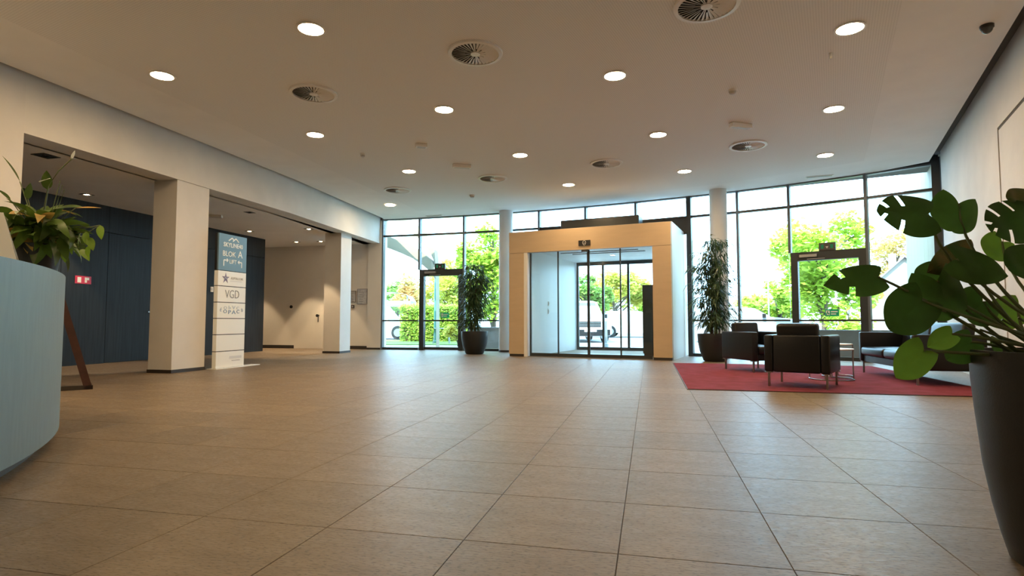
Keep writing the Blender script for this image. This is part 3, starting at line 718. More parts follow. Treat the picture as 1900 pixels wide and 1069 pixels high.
# ================================================================== SIGNPOST (monolith)
sv0, sv1, su = 8.81, 9.54, -7.46
sp_ = thing('signpost', 'tall white signpost with blue head listing tenants beside the square column', 'signpost', UV(su, sv0), math.pi / 2 - ANG)
SW = sv1 - sv0                                # local x along the face (v), local y to the back (-u)
MB().box(-.03, SW + .42, -.04, .16, 0, .012).build('base_plate', 'sign_white', sp_)
MB().box(.012, SW - .012, .012, .068, .012, 2.42).build('core', 'black', sp_)
zs = [.012, .312, .612, .902, 1.192, 1.485, 1.765]
pan = []
for k in range(6):
    pan.append(MB().box(0, SW, 0, .08, zs[k] + .004, zs[k + 1] - .010).build('sign_panel', 'sign_white', sp_))
head = MB().box(0.0, SW, 0, .03, 1.768, 2.43).build('head_panel', 'sign_blue', sp_, label='blue head panel with white lettering')
MB().box(.0, SW, .03, .08, 1.768, 2.43).build('head_backing', 'black', sp_)
RX = Matrix.Rotation(math.pi / 2, 4, 'X')
def lay(x_, z_): return Matrix.Translation((x_, -.002, z_)) @ RX
text_mesh('lettering', 'SKYLINE40', .112, 'sign_white', head, lay(SW / 2, 2.235), .002, sx=.96)
text_mesh('lettering', 'BLOK', .135, 'sign_white', head, lay(SW * .36, 2.07), .001)
text_mesh('lettering', 'A', .185, 'sign_white', head, lay(SW * .76, 2.085), .001)
text_mesh('lettering', 'LIFT', .105, 'sign_white', head, lay(SW / 2, 1.935), .001)
def strip(pts, wdt_, m, par, nm):             # flat bent line on the face, pts in (x, z)
    mb = MB()
    for (x0, z0), (x1, z1) in zip(pts[:-1], pts[1:]):
        dx, dz = x1 - x0, z1 - z0; l_ = math.hypot(dx, dz); nx, nz = -dz / l_ * wdt_ / 2, dx / l_ * wdt_ / 2
        mb.add([(x0 + nx, -.002, z0 + nz), (x1 + nx, -.002, z1 + nz), (x1 - nx, -.002, z1 - nz), (x0 - nx, -.002, z0 - nz),
                (x0 + nx, .0, z0 + nz), (x1 + nx, .0, z1 + nz), (x1 - nx, .0, z1 - nz), (x0 - nx, .0, z0 - nz)],
               [(0, 1, 2, 3), (0, 4, 5, 1), (1, 5, 6, 2), (2, 6, 7, 3), (3, 7, 4, 0)])
    return mb.build(nm, m, par)
strip([(.13, 1.845), (.13, 1.955), (.235, 1.955)], .02, 'sign_white', head, 'arrow'); strip([(.205, 1.985), (.24, 1.955), (.205, 1.925)], .018, 'sign_white', head, 'arrow_head')
strip([(SW - .13, 1.845), (SW - .13, 1.945), (SW - .225, 1.945)], .02, 'sign_white', head, 'arrow'); strip([(SW - .195, 1.975), (SW - .23, 1.945), (SW - .195, 1.915)], .018, 'sign_white', head, 'arrow_head')
strip([(.24, 2.315), (.33, 2.375), (.385, 2.335)], .022, 'sign_white', head, 'mountain_logo'); strip([(.35, 2.315), (.43, 2.375), (.51, 2.315)], .022, 'sign_white', head, 'mountain_logo')
star = [(.19 + (.098 if k % 2 == 0 else .036) * math.sin(k * math.pi / 5), 1.625 + (.105 if k % 2 == 0 else .038) * math.cos(k * math.pi / 5)) for k in range(10)]
MB(Matrix.Translation((0, 0, 0)) @ RX).prism(star, .0, .002).build('star_logo', 'ink_violet', pan[5])
strip([(.15, 1.60), (.175, 1.65), (.205, 1.615), (.235, 1.645)], .018, 'ink_lblue', pan[5], 'star_mark')
text_mesh('lettering', 'AUPTN.COM', .062, 'ink_pale', pan[5], lay(.485, 1.632), .0006, sx=.9)
strip([(.31, 1.585), (.62, 1.585)], .010, 'ink_faint', pan[5], 'small_print')
text_mesh('lettering', 'VGD', .215, 'ink_grey', pan[4], lay(SW * .51, 1.335), -.002, sx=.84)
def arc_word(word, cx, z0, W_, sag, size, m, par, flip=False):
    n = len(word)
    for k, ch in enumerate(word):
        f = (k - (n - 1) / 2) / ((n - 1) / 2); x_ = cx + f * W_ / 2; sc = 1 - .35 * f * f
        R_ = Matrix.Translation((x_, -.002, z0 + sag * f * f)) @ RX
        if flip: R_ = R_ @ Matrix.Diagonal((1, -1, 1, 1))
        text_mesh('lettering', ch, size * sc, m, par, R_, .001, sx=1.5 * (1 - .45 * abs(f) ** 3))
arc_word('COPACO', SW * .5, 1.01, .56, .035, .10, 'ink_blue', pan[3])
arc_word('COPACO', SW * .5, 1.105, .54, -.03, .088, 'ink_lblue', pan[3], True)
strip([(.34, .19), (.66, .19)], .045, 'ink_faint', pan[0], 'small_print'); strip([(.40, .13), (.62, .13)], .016, 'ink_pale', pan[0], 'small_print')

# signs on the dark wall
q = PP(154, 519.5, UV(U_DARK, 0), EU); t = thing('extinguisher_sign', 'red fire extinguisher sign on the dark blue wall', 'sign', q + EU * .002, math.pi / 2 - ANG)
MB().box(-.165, .165, -.006, 0, -.075, .075).build('plate', 'red_sign', t)
MB().box(-.12, -.045, -.008, -.006, -.055, .05).build('extinguisher_mark', 'sign_white', t)
mb = MB().box(.03, .075, -.008, -.006, -.05, .05).box(.075, .12, -.008, -.006, .0, .05); mb.build('flame_mark', 'sign_white', t)
q = PP(392.5, 537, UV(U_DARK, 0), EU); t = thing('switch_plate', 'small white card reader on the dark wall left of the signpost', 'switch', q + EU * .002, math.pi / 2 - ANG)
MB().box(-.045, .045, -.014, 0, -.065, .065).build('plate', 'white', t); MB().box(-.02, .02, -.018, -.014, -.03, .03).build('button', 'ink_pale', t)

# ================================================================== RECEPTION DESK
DC, DR = Vector((-7.30, 1.28, 0)), 5.0
dk = thing('reception_desk', 'curved blue grey reception desk cut off at the left edge', 'desk', (-3.3, 3.9, 0))
def ring_mesh(r0, r1, a0, a1, z0, z1, n=64):
    mb = WB(dk); vs, fs = [], []
    for k in range(n + 1):
        t_ = math.radians(a0 + (a1 - a0) * k / n); c_, s_ = math.cos(t_), math.sin(t_)
        for r_, z_ in ((r0, z0), (r1, z0), (r1, z1), (r0, z1)): vs.append((DC.x + r_ * c_, DC.y + r_ * s_, z_))
    for k in range(n):
        for j in range(4):
            a, b = k * 4 + j, k * 4 + (j + 1) % 4; fs.append((a, b, b + 4, a + 4))
    fs.append((0, 1, 2, 3)); fs.append((n * 4 + 3, n * 4 + 2, n * 4 + 1, n * 4)); return mb.add(vs, fs)
ring_mesh(DR - .04, DR, -55, 62, .085, 1.176).build('front_cladding', 'desk', dk, smooth=True)
ring_mesh(DR - .62, DR - .04, -55, 62, 1.135, 1.170).build('counter_top', 'desk', dk, smooth=True)
ring_mesh(DR - .62, DR - .58, -55, 62, .085, 1.135).build('inner_cladding', 'desk', dk, smooth=True)
ring_mesh(DR - .60, DR - .09, -55, 62, 0, .085).build('plinth', 'plinth', dk, smooth=True)

# white A-shaped card on the desk
def desk_pt(px, back):                       # a point on the counter seen in a pixel column
    r = (px - 950) / F_PX
    best = None
    for k in range(400):
        Y = 2.5 + k * .006; q = Vector((r * Y, Y, 0)); rr = (q - DC).length
        if rr < DR - back: return q
        if best is None or rr < best[0]: best = (rr, q)
    return best[1]
q = desk_pt(27, .20); ca = math.radians(35)
q = Vector((q.x, q.y, 1.172)) - Vector((.085 * math.cos(ca) + .09 * math.sin(ca), .085 * math.sin(ca) - .09 * math.cos(ca), 0))
cdp = thing('card_holder', 'white tent card standing on the reception desk at the left edge', 'card', q, ca)
MB().add([(-.34, -.09, 0), (.10, -.09, 0), (.0, 0, .37), (-.24, 0, .37), (-.34, -.086, 0), (.10, -.086, 0), (.0, .004, .37), (-.24, .004, .37)], [(0, 1, 2, 3), (7, 6, 5, 4), (0, 4, 5, 1), (1, 5, 6, 2), (2, 6, 7, 3), (3, 7, 4, 0)]).build('front_leaf', 'paper', cdp)
MB().add([(-.34, .09, 0), (.10, .09, 0), (.0, 0, .368), (-.24, 0, .368), (-.34, .094, 0), (.10, .094, 0), (.0, .006, .368), (-.24, .006, .368)], [(3, 2, 1, 0), (4, 5, 6, 7), (0, 1, 5, 4), (1, 2, 6, 5), (2, 3, 7, 6), (3, 0, 4, 7)]).build('back_leaf', 'paper', cdp)
for k in range(4): MB().box(-.24, -.02, -.0935 + .0243 * (k * .06 + .05) / .1, -.0905 + .0243 * (k * .06 + .05) / .1, .05 + k * .06, .062 + k * .06).build('print_line', 'ink_pale', cdp)

# ================================================================== LILY on the desk
def leaf_mesh(L_, W_, droop=.3, fold=.15, n=7, tip=1.0):
    # lance shaped leaf along +X from the origin, z up
    mb = MB(); vs = []
    for i in range(n + 1):
        t_ = i / n; w_ = W_ / 2 * (math.sin(math.pi * min(1, t_ ** .75)) ** .8 if 0 < t_ < 1 else .02)
        x_ = L_ * math.sin(t_ * droop * 1.2) / (droop * 1.2) if droop > .01 else L_ * t_
        z_ = -L_ * droop * t_ * t_ * .6
        vs += [(x_, -w_, z_ + fold * w_), (x_, 0, z_), (x_, w_, z_ + fold * w_)]
    fs = []
    for i in range(n):
        a = 3 * i; fs += [(a, a + 3, a + 4, a + 1), (a + 1, a + 4, a + 5, a + 2)]
    return mb.add(vs, fs)
q = desk_pt(66, .17); lp = Vector((q.x, q.y, 1.172))
lily = thing('potted_lily', 'peace lily with green and yellowed leaves in a black pot on the desk', 'potted plant', lp)
MB().lathe([(.10, 0), (.115, .01), (.15, .24), (.158, .25), (.150, .25), (.14, .22)], 32, cap=False).build('pot', 'pot', lily, smooth=True)
MB().lathe([(.144, .225), (.001, .232)], 24, cap=False).build('soil', 'soil', lily)
rnd = random.Random(11)
def place_leaf(parent, base, yaw, pitch, roll, L_, W_, mt, droop, nm='leaf', stemfrom=None):
    T = Matrix.Translation(base) @ Matrix.Rotation(yaw, 4, 'Z') @ Matrix.Rotation(-pitch, 4, 'Y') @ Matrix.Rotation(roll, 4, 'X')
    mb = leaf_mesh(L_, W_, droop); mb.v = [tuple(T @ Vector(p_)) for p_ in mb.v]
    o = mb.build(nm, mt, parent, smooth=True)
    if stemfrom is not None:
        s0 = Vector(stemfrom); s1 = Vector(base); mid = (s0 + s1) / 2 + Vector((0, 0, .04))
        MB().tube([s0, mid, s1], .0035, 5).build('stalk', 'petiole', o)
    return o
for k in range(135):
    yaw = rnd.uniform(0, 2 * math.pi); el = rnd.uniform(-.75, 1.2); hgt = rnd.uniform(.24, .46)
    rad = rnd.uniform(.02, .20) * math.cos(max(el, 0))
    b_ = Vector((math.cos(yaw) * rad, math.sin(yaw) * rad, hgt))
    yel = k % 11 == 3
    place_leaf(lily, b_, yaw, el, rnd.uniform(-.6, .6), rnd.uniform(.16, .28), rnd.uniform(.055, .095), 'lily_yellow' if yel else 'lily', rnd.uniform(.3, 1.2), 'leaf', (rnd.uniform(-.05, .05), rnd.uniform(-.05, .05), .225))
def lw(px, py, dy=0.0): return PY(px, py, lp.y + dy) - lp
def leaf_px(p0, p1, W_, mt, droop=.3, dy=0.0, parent=lily, nm='leaf', org=None, wl_=lw, stem=True, roll=.5):
    a, b = wl_(*p0, dy), wl_(*p1, dy - .03); d = b - a; L_ = d.length
    yaw = math.atan2(d.y, d.x); pt = math.asin(d.z / L_)
    return place_leaf(parent, a, yaw, pt, roll, L_ * 1.05, W_, mt, droop, nm, (org or (0, 0, .225)) if stem else None)
leaf_px((37, 337), (13, 290), .045, 'lily', .2, .05); leaf_px((88, 352), (86, 318), .07, 'lily', .1); leaf_px((52, 370), (55, 340), .06, 'lily', .1)
leaf_px((100, 388), (148, 378), .09, 'lily', .2, -.05); leaf_px((140, 386), (185, 383), .03, 'lily_yellow', .1)
leaf_px((36, 428), (10, 425), .05, 'lily_yellow', .2, -.12); leaf_px((45, 432), (60, 462), .05, 'lily_yellow', .2, -.12); leaf_px((45, 440), (50, 468), .04, 'lily_yellow', .2, -.12)
leaf_px((20, 372), (0, 350), .05, 'lily', .3, -.05); leaf_px((110, 440), (125, 480), .07, 'lily', .2, -.08); leaf_px((75, 440), (95, 475), .07, 'lily', .2, -.08)
for (a_, b_) in (((150, 432), (140, 455)), ((160, 430), (158, 452)), ((165, 440), (172, 462)), ((165, 455), (160, 478)), ((150, 462), (165, 480)), ((120, 460), (118, 485)), ((133, 440), (128, 470)), ((186, 418), (186, 442))):
    leaf_px(a_, b_, .055, 'ivy', .3, -.02)
MB().tube([lw(166, 430) , lw(178, 422), lw(186, 418)], .003, 5).build('stalk', 'petiole', lily)
fl0, fl1, fl2 = lw(90, 345), lw(108, 318), lw(134, 294)
MB().tube([(0, 0, .225), fl0, fl1, fl2], .0045, 6).build('flower_stalk', 'petiole', lily)
leaf_px((133, 296), (138, 279), .028, 'spathe', .1, 0, lily, 'spathe', stem=False); leaf_px((74, 338), (92, 330), .06, 'spathe', .1, -.04, lily, 'spathe', stem=False)
for k in range(3): MB().tube([(0, 0, .225), lw(100 + 5 * k, 380), lw(112 + 4 * k, 335 + 8 * k)], .003, 5).build('stalk', 'petiole', lily)

# ================================================================== SANDWICH BOARD
ep = P(172, 722)
bd = thing('sandwich_board', 'red brown wooden A-frame board half hidden by the desk', 'A-frame board', (ep.x, ep.y, 0), math.radians(218))
# local x runs left in the picture (towards the desk); panel leans back along x
def lean(x0, z0, x1, z1, wx, y0, y1): return MB().add([(x0, y0, z0), (x0 + wx, y0, z0), (x1 + wx, y0, z1), (x1, y0, z1), (x0, y1, z0), (x0 + wx, y1, z0), (x1 + wx, y1, z1), (x1, y1, z1)],
                                                     [(0, 1, 2, 3), (7, 6, 5, 4), (0, 4, 5, 1), (1, 5, 6, 2), (2, 6, 7, 3), (3, 7, 4, 0)])
AH = 1.22
lean(0, 0, .34, AH, .085, -.03, .03).build('leg', 'rust', bd); lean(.03, .06, .36, AH, .06, -.50, -.44).build('leg', 'rust', bd)
lean(.10, .22, .37, AH - .02, .03, -.44, -.03).build('panel', 'rust', bd)
lean(.78, 0, .40, AH, .045, -.03, .03).build('leg', 'rust', bd); lean(.78, 0, .40, AH, .045, -.50, -.44).build('leg', 'rust', bd)
lean(.68, .22, .41, AH - .02, .03, -.44, -.03).build('panel', 'rust', bd)
MB().box(0, .80, -.03, .03, 0, .05).build('base_rail', 'plinth', bd); MB().box(0.0, .06, -.50, .03, 0, .04).build('base_rail', 'rust', bd)

# ================================================================== RUG AND SEATING
rg = [P(1249, 674.6), P(1277.6, 723), P(1886, 739), P(1624, 680.6)]
ru = [toUV(p_) for p_ in rg]; u0, u1 = .45, 4.02; v0, v1 = 7.585, 12.17
rug = thing('area_rug', 'flat red rug under the black armchairs and sofa', 'rug', UV((u0 + u1) / 2, (v0 + v1) / 2), -ANG)
a_, b_ = (u1 - u0) / 2, (v1 - v0) / 2
MB().rbox(-a_, a_, -b_, b_, .0005, .012, .005, 2).build('pile', 'rug', rug)
mb = MB()
for (x0, x1, y0, y1) in ((-a_ - .01, a_ + .01, -b_ - .012, -b_ + .006), (-a_ - .01, a_ + .01, b_ - .006, b_ + .012), (-a_ - .012, -a_ + .006, -b_, b_), (a_ - .006, a_ + .012, -b_, b_)): mb.box(x0, x1, y0, y1, .0005, .009)
mb.build('hem', 'rust', rug)

def seat_unit(name, label, cat, loc, rz, W_, seats, D_=.76, group=None):
    # local: x across, front towards -y, back at +y
    t = thing(name, label, cat, (loc[0], loc[1], .012), rz, group)
    h_, th = .66, .105
    x_ = W_ / 2; y_ = D_ / 2
    for s_ in (-1, 1):
        a, b = (-x_, -x_ + th) if s_ < 0 else (x_ - th, x_)
        MB().rbox(a, b, -y_, y_, .19, h_, .022).build('arm', 'leather', t, smooth=True)
    MB().rbox(-x_ + th + .001, x_ - th - .001, y_ - th, y_, .19, h_, .022).build('back', 'leather', t, smooth=True)
    MB().box(-x_ + th, x_ - th, -y_ + .03, y_ - th, .19, .285).build('seat_base', 'leather', t)
    wi = (W_ - 2 * th) / seats
    for k in range(seats):
        a = -x_ + th + k * wi
        MB().rbox(a + .004, a + wi - .004, -y_ - .01, y_ - th - .1, .29, .425, .045, 4, .02).build('seat_cushion', 'leather', t, smooth=True)
        bc = MB(Matrix.Translation((0, y_ - th - .085, .43)) @ Matrix.Rotation(math.radians(-9), 4, 'X'))
        bc.rbox(a + (.03 if seats == 1 else .004), a + wi - (.03 if seats == 1 else .004), -.075, .075, 0, .385, .04, 4).build('back_cushion', 'leather', t, smooth=True)
    for sx in (-1, 1):
        for sy in (-1, 1):
            lx, ly = sx * (x_ - .045), sy * (y_ - .05)
            lg = MB().box(lx - .012, lx + .012, ly - .012, ly + .012, 0, .185).build('leg', 'chrome', t)
            MB().box(lx - .045, lx + .045, ly - .03, ly + .03, .178, .19).build('leg_plate', 'chrome', lg)
    return t
c1 = Vector((3.80, 7.63, 0)); seat_unit('armchair', 'black leather armchair nearest the camera, seen from behind', 'armchair', c1, math.atan2(.41, -.55) + math.pi / 2 if False else math.radians(142.5), .76, 1, .78, 'black armchairs on the rug')
seat_unit('armchair', 'black leather armchair beside the potted fig, seen from its side', 'armchair', (4.17, 9.98, 0), math.radians(14), .74, 1, .86, 'black armchairs on the rug')
sc_ = UV(3.36 + .41, 9.655); seat_unit('sofa', 'black leather two seat sofa behind the monstera', 'sofa', sc_, -math.pi / 2 - ANG, 2.06, 2, .84)

def side_table(loc, r, h_, label, rz):
    t = thing('side_table', label, 'table', (loc[0], loc[1], .012), rz, 'round nesting side tables')
    MB().lathe([(r - .006, h_ - .018), (r, h_ - .012), (r, h_ - .004), (r - .006, h_)], 40).build('table_top', 'trimwhite', t, smooth=True)
    ring = [(r * .98 * math.cos(math.radians(a)), r * .98 * math.sin(math.radians(a)), .008) for a in range(-140, 141, 10)]
    MB().tube(ring, .008, 8).build('base_ring', 'chrome', t, smooth=True)
    for a in (-140, -60, 60, 140):
        MB().tube([(r * .97 * math.cos(math.radians(a)), r * .97 * math.sin(math.radians(a)), .008), (r * .97 * math.cos(math.radians(a)), r * .97 * math.sin(math.radians(a)), h_ - .015)], .008, 8).build('rod', 'chrome', t)
side_table((4.62, 8.45), .295, .445, 'lower round white side table with steel ring base on the rug', math.radians(-75))
side_table((4.96, 8.90), .215, .495, 'taller round white side table partly behind the lower one', math.radians(-80))

# ================================================================== BIG POTS WITH FIGS
def fig_plant(loc, label, seed, hgt, spread):
    t = thing('potted_fig', label, 'potted plant', loc); r_ = random.Random(seed)
    MB().lathe([(.20, 0), (.235, .02), (.31, .22), (.345, .42), (.352, .56), (.348, .585), (.325, .585), (.32, .52)], 44, cap=False).build('pot', 'pot', t, smooth=True)
    MB().lathe([(.322, .53), (.001, .54)], 30, cap=False).build('soil', 'soil', t)
    fol = MB()
    stems = []
    for k in range(7):
        a = 2 * math.pi * k / 7 + r_.uniform(-.3, .3); rb = r_.uniform(.03, .12); rt = r_.uniform(.05, spread * .62); hh = hgt * r_.uniform(.72, .98)
        pts = []
        for i in range(6):
            f = i / 5; rr = rb + (rt - rb) * f ** 1.4
            pts.append(Vector((math.cos(a + .5 * f) * rr, math.sin(a + .5 * f) * rr, .53 + (hh - .53) * f)))
        stems.append(pts); MB().tube(pts, [.014 - .009 * i / 5 for i in range(6)], 6).build('stem', 'stem', t, smooth=True)
    def leaf(b_, d_, L_, W_):
        d_ = d_.normalized(); s_ = d_.cross(Vector((0, 0, 1)));
        if s_.length < .01: s_ = Vector((1, 0, 0))
        s_.normalize(); s_ = s_ * math.cos(r_.uniform(-.7, .7)) + d_.cross(s_) * r_.uniform(-.5, .5)
        m_ = b_ + d_ * L_ * .45; tip = b_ + d_ * L_ + Vector((0, 0, -L_ * .35))
        fol.add([b_, m_ + s_ * W_ / 2 , tip, m_ - s_ * W_ / 2], [(0, 1, 2, 3)])
    for pts in stems:
        for i in range(52):
            f = r_.uniform(.10, 1.0) ; x_ = f * 5; i0 = min(int(x_), 4); b_ = pts[i0].lerp(pts[i0 + 1], x_ - i0)
            a = r_.uniform(0, 2 * math.pi); tl = r_.uniform(.12, spread * (.85 - .30 * f)); up = r_.uniform(-.1, .5)
            tw = [b_, b_ + Vector((math.cos(a) * tl * .5, math.sin(a) * tl * .5, tl * .5 * up + .03)), b_ + Vector((math.cos(a) * tl, math.sin(a) * tl, tl * up * .6))]
            fol.tube(tw, [.004, .003, .0015], 3)
            for j in range(7):
                g = (j + 1) / 7; c_ = tw[0].lerp(tw[1], g * 2) if g < .5 else tw[1].lerp(tw[2], g * 2 - 1)
                aa = a + r_.uniform(-1.2, 1.2); leaf(c_, Vector((math.cos(aa), math.sin(aa), r_.uniform(-1.2, .25))), r_.uniform(.13, .24), r_.uniform(.020, .034))
    fol.build('foliage', 'fig', t, kind='stuff')
fig_plant((-.97, 15.10, 0), 'tall narrow leaved fig in a black round pot by the left glass door', 3, 2.5, .52)
fig_plant((4.30, 12.35, 0), 'tall narrow leaved fig in a black round pot right of the vestibule', 5, 2.68, .52)

# ================================================================== MONSTERA
mp_ = Vector((1.975, 2.03, 0))
mon = thing('potted_monstera', 'monstera with large split leaves in a tall black tapered pot, right edge', 'potted plant', mp_)
MB().lathe([(.205, .0), (.215, .008), (.234, .08), (.256, .186), (.278, .325), (.296, .53), (.304, .65), (.305, .745), (.288, .745), (.284, .70)], 56, cap=False).build('pot', 'pot', mon, smooth=True)
MB().lathe([(.286, .70), (.001, .715)], 32, cap=False).build('soil', 'soil', mon)
def monstera_leaf(nm, px_base, px_tip, Wpx, Y, mt='monstera', splits=0, dYtip=-.02, hint=(0, -1, .35), curl=.10, root=None, seed=1, mid=None):
    r_ = random.Random(seed)
    sc = .374; B = PY(1500 + sc * px_base[0], 350 + sc * px_base[1], Y); T = PY(1500 + sc * px_tip[0], 350 + sc * px_tip[1], Y + dYtip)
    X = (T - B); L_ = X.length; X.normalize(); n = Vector(hint); n = (n - X * n.dot(X)).normalized(); Yv = n.cross(X)
    W_ = Wpx * sc * Y / F_PX
    nt, ns = 30, 8; mb = MB(MW[mon.name].inverted())
    for side in (-1, 1):
        idx = {}; vs = []; fs = []
        phase = r_.uniform(0, 1)
        for i in range(nt + 1):
            t_ = i / nt
            ang = math.radians(150 - 128 * t_ ** .62)                    # vein direction: backward at the base lobes, forward at the tip
            wloc = W_ / 2 * (1.0 - .98 * t_ ** 2.6) * (1.12 - .12 * math.cos(4 * t_)) 
            for j in range(ns + 1):
                s_ = j / ns
                a2 = ang - .25 * s_ * (1 - t_)
                along = t_ * L_ * .98 + math.cos(a2) * wloc * s_ * (.62 if t_ > .25 else .75); across = math.sin(a2) * wloc * s_
                across = max(across, 0)
                zc = -curl * (across / (W_ / 2 + 1e-6)) ** 2 * W_ - curl * .8 * (along / L_) ** 2 * L_ * .4 + .02 * W_ * math.sin(9 * t_ + 3 * s_)
                vs.append(B + X * along + Yv * (side * across) + n * zc)
        for i in range(nt):
            t_ = (i + .5) / nt
            for j in range(ns):
                s_ = (j + .5) / ns
                if splits and .16 < t_ < .86:
                    g = (t_ * splits + phase) % 1.0
                    if g < .20 and s_ > .40: continue
                a = i * (ns + 1) + j
                q_ = (a, a + ns + 1, a + ns + 2, a + 1); fs.append(q_ if side > 0 else q_[::-1])
        mb.add(vs, fs)
    o = mb.build(nm, mt, mon, smooth=True)
    r0 = Vector(root) if root else Vector((mp_.x + r_.uniform(-.10, .06), mp_.y + r_.uniform(-.12, .12), .71))
    if mid: m_ = PY(1500 + sc * mid[0], 350 + sc * mid[1], (Y + r0.y) / 2)
    else: m_ = r0.lerp(B, .55) + Vector((0, 0, .05))
    T2 = MW[mon.name].inverted()
    pts = []
    for k in range(9):
        f = k / 8; pts.append(T2 @ ((1 - f) ** 2 * r0 + 2 * f * (1 - f) * m_ + f * f * B))
    MB().tube(pts, [.0075 - .0035 * k / 8 for k in range(9)], 7).build('petiole', 'petiole', o, smooth=True)
ML = [((592, 128), (342, 105), 235, 2.02, 'monstera', 3, (640, 400)), ((745, 75), (716, 212), 225, 2.10, 'monstera', 0, (745, 380)),
      ((345, 440), (76, 478), 165, 1.98, 'monstera', 2, (620, 560)), ((565, 555), (405, 702), 230, 2.00, 'monstera', 0, (700, 620)),
      ((640, 460), (725, 645), 285, 2.08, 'monstera', 0, (800, 640)), ((735, 350), (1003, 432), 195, 1.96, 'monstera', 0, (900, 560)),
      ((815, 310), (590, 415), 160, 2.16, 'monstera_brown', 0, (850, 560)), ((1075, 140), (895, 190), 240, 1.95, 'monstera', 3, (1060, 500)),
      ((1090, 40), (985, 45), 120, 2.0, 'monstera_brown', 0, (1100, 400)), ((960, 265), (905, 340), 150, 2.22, 'monstera_pale', 0, (990, 520)),
      ((1120, 345), (990, 390), 190, 2.02, 'monstera', 0, (1090, 520)), ((865, 560), (790, 645), 200, 2.12, 'monstera', 0, (930, 680)),
      ((1040, 590), (885, 668), 160, 2.25, 'monstera_pale', 0, (1040, 700)), ((712, 722), (592, 786), 105, 2.02, 'monstera_pale', 0, (800, 720)),
      ((572, 805), (437, 940), 165, 1.92, 'monstera_pale', 0, (690, 810)), ((810, 760), (688, 850), 150, 2.18, 'monstera', 0, (850, 760)),
      ((660, 430), (565, 500), 190, 2.15, 'monstera', 0, (760, 600)), ((950, 780), (905, 760), 90, 2.2, 'monstera', 0, (980, 790))]
for k, (b_, t_, w_, Y_, m_, s_, md) in enumerate(ML): monstera_leaf('leaf', b_, t_, w_, Y_, m_, s_, seed=20 + k, mid=md)
T2 = MW[mon.name].inverted()
for k, (x_, y_) in enumerate(((745, 560), (850, 700), (960, 650), (1040, 640))):
    a = PY(1500 + .374 * x_, 350 + .374 * y_, 2.1); MB().tube([(-.05 + .03 * k, 0, .705), T2 @ a], [.008, .004], 7).build('stem', 'petiole', mon)

# ================================================================== OUTSIDE
gz = -.06
MB().prism([(-60, 10), (40, 4), (60, 90), (-60, 90)], gz - .3, gz - .004).build('ground', 'asphalt', kind='structure')
MB().prism([(-14, 17.6), (-3.9, 17.6), (1, 16.2), (4.4, 14.5), (8.4, 11.3), (9.5, 10.0), (16, 14), (10, 19.5), (3, 22), (-14, 23)], gz - .2, gz).build('pavement', 'paving', kind='structure')
MB().prism([(-10, 22.5), (-.4, 22.0), (.2, 27), (-10, 28)], gz - .1, gz + .03).build('lawn', 'grass', kind='structure')
q0, q1 = PY(1500, 620, 14.2), PY(1760, 620, 12.6)
lw_ = thing('low_wall', 'low grey concrete wall outside the right glass door', 'wall', (q0.x, q0.y, gz))
WB(lw_).slab((q0.x, q0.y), (q1.x, q1.y), .3, gz, .60).build('body', 'kerbwall', lw_)
WB(lw_).slab((q0.x, q0.y), (q1.x, q1.y), .36, .60, .64, -.03).build('coping', 'kerbwall', lw_)
q0, q1 = PY(868, 620, 18.6), PY(930, 620, 18.3)
lw_ = thing('low_wall', 'low blue grey wall outside behind the left potted fig', 'wall', (q0.x, q0.y, gz))
WB(lw_).slab((q0.x, q0.y), (q1.x + .5, q1.y), .3, gz, .62).build('body', 'kerbwall', lw_)
WB(lw_).slab((q0.x, q0.y), (q1.x + .5, q1.y), .36, .62, .66, -.03).build('coping', 'kerbwall', lw_)
# exterior continuation of the right wall and canopy ribs
a = RW_A - rwd * .25; b = RW_A - rwd * 2.6
mbx = MB(); 
wx = thing('wall_outside', kind='structure')
for k in range(10):
    s0, s1 = .25 + k * .6, .25 + (k + 1) * .6 - .01; pa_, pb_ = RW_A - rwd * s0, RW_A - rwd * s1
    MB().prism([pa_, pb_, pb_ - wr_n * .3, pa_ - wr_n * .3], gz, 5.6 - .02 * k).build('wall_panel', 'outwall', wx)
cq = PY(760, 417, 20)
cnp = thing('canopy', 'cream curved double canopy rib outside the left glass', 'canopy', (cq.x, cq.y, gz))
def canopy(pts):
    w_ = [PY(x_, y_, Y_) for x_, y_, Y_ in pts]
    for a, b in zip(w_[:-1], w_[1:]):
        hgt = .21
        WB(cnp).add([a + Vector((0, 0, -hgt)), b + Vector((0, 0, -hgt)), b + Vector((0, 0, hgt)), a + Vector((0, 0, hgt)), a + Vector((.05, .5, -hgt)), b + Vector((.05, .5, -hgt)), b + Vector((.05, .5, hgt)), a + Vector((.05, .5, hgt))],
                    [(0, 1, 2, 3), (7, 6, 5, 4), (0, 4, 5, 1), (1, 5, 6, 2), (2, 6, 7, 3), (3, 7, 4, 0)]).build('cladding_panel', 'canopy', cnp)
canopy([(690, 372, 20.5), (730, 398, 20.3), (760, 417, 20), (783, 437, 19.7), (797, 455, 19.4), (806, 475, 19.2), (808, 500, 19.1), (809, 560, 19), (809, 646, 19)])
canopy([(690, 438, 20.5), (722, 450, 20.3), (745, 459, 20), (765, 468, 19.8), (785, 481, 19.5), (800, 494, 19.3), (808, 508, 19.1)])

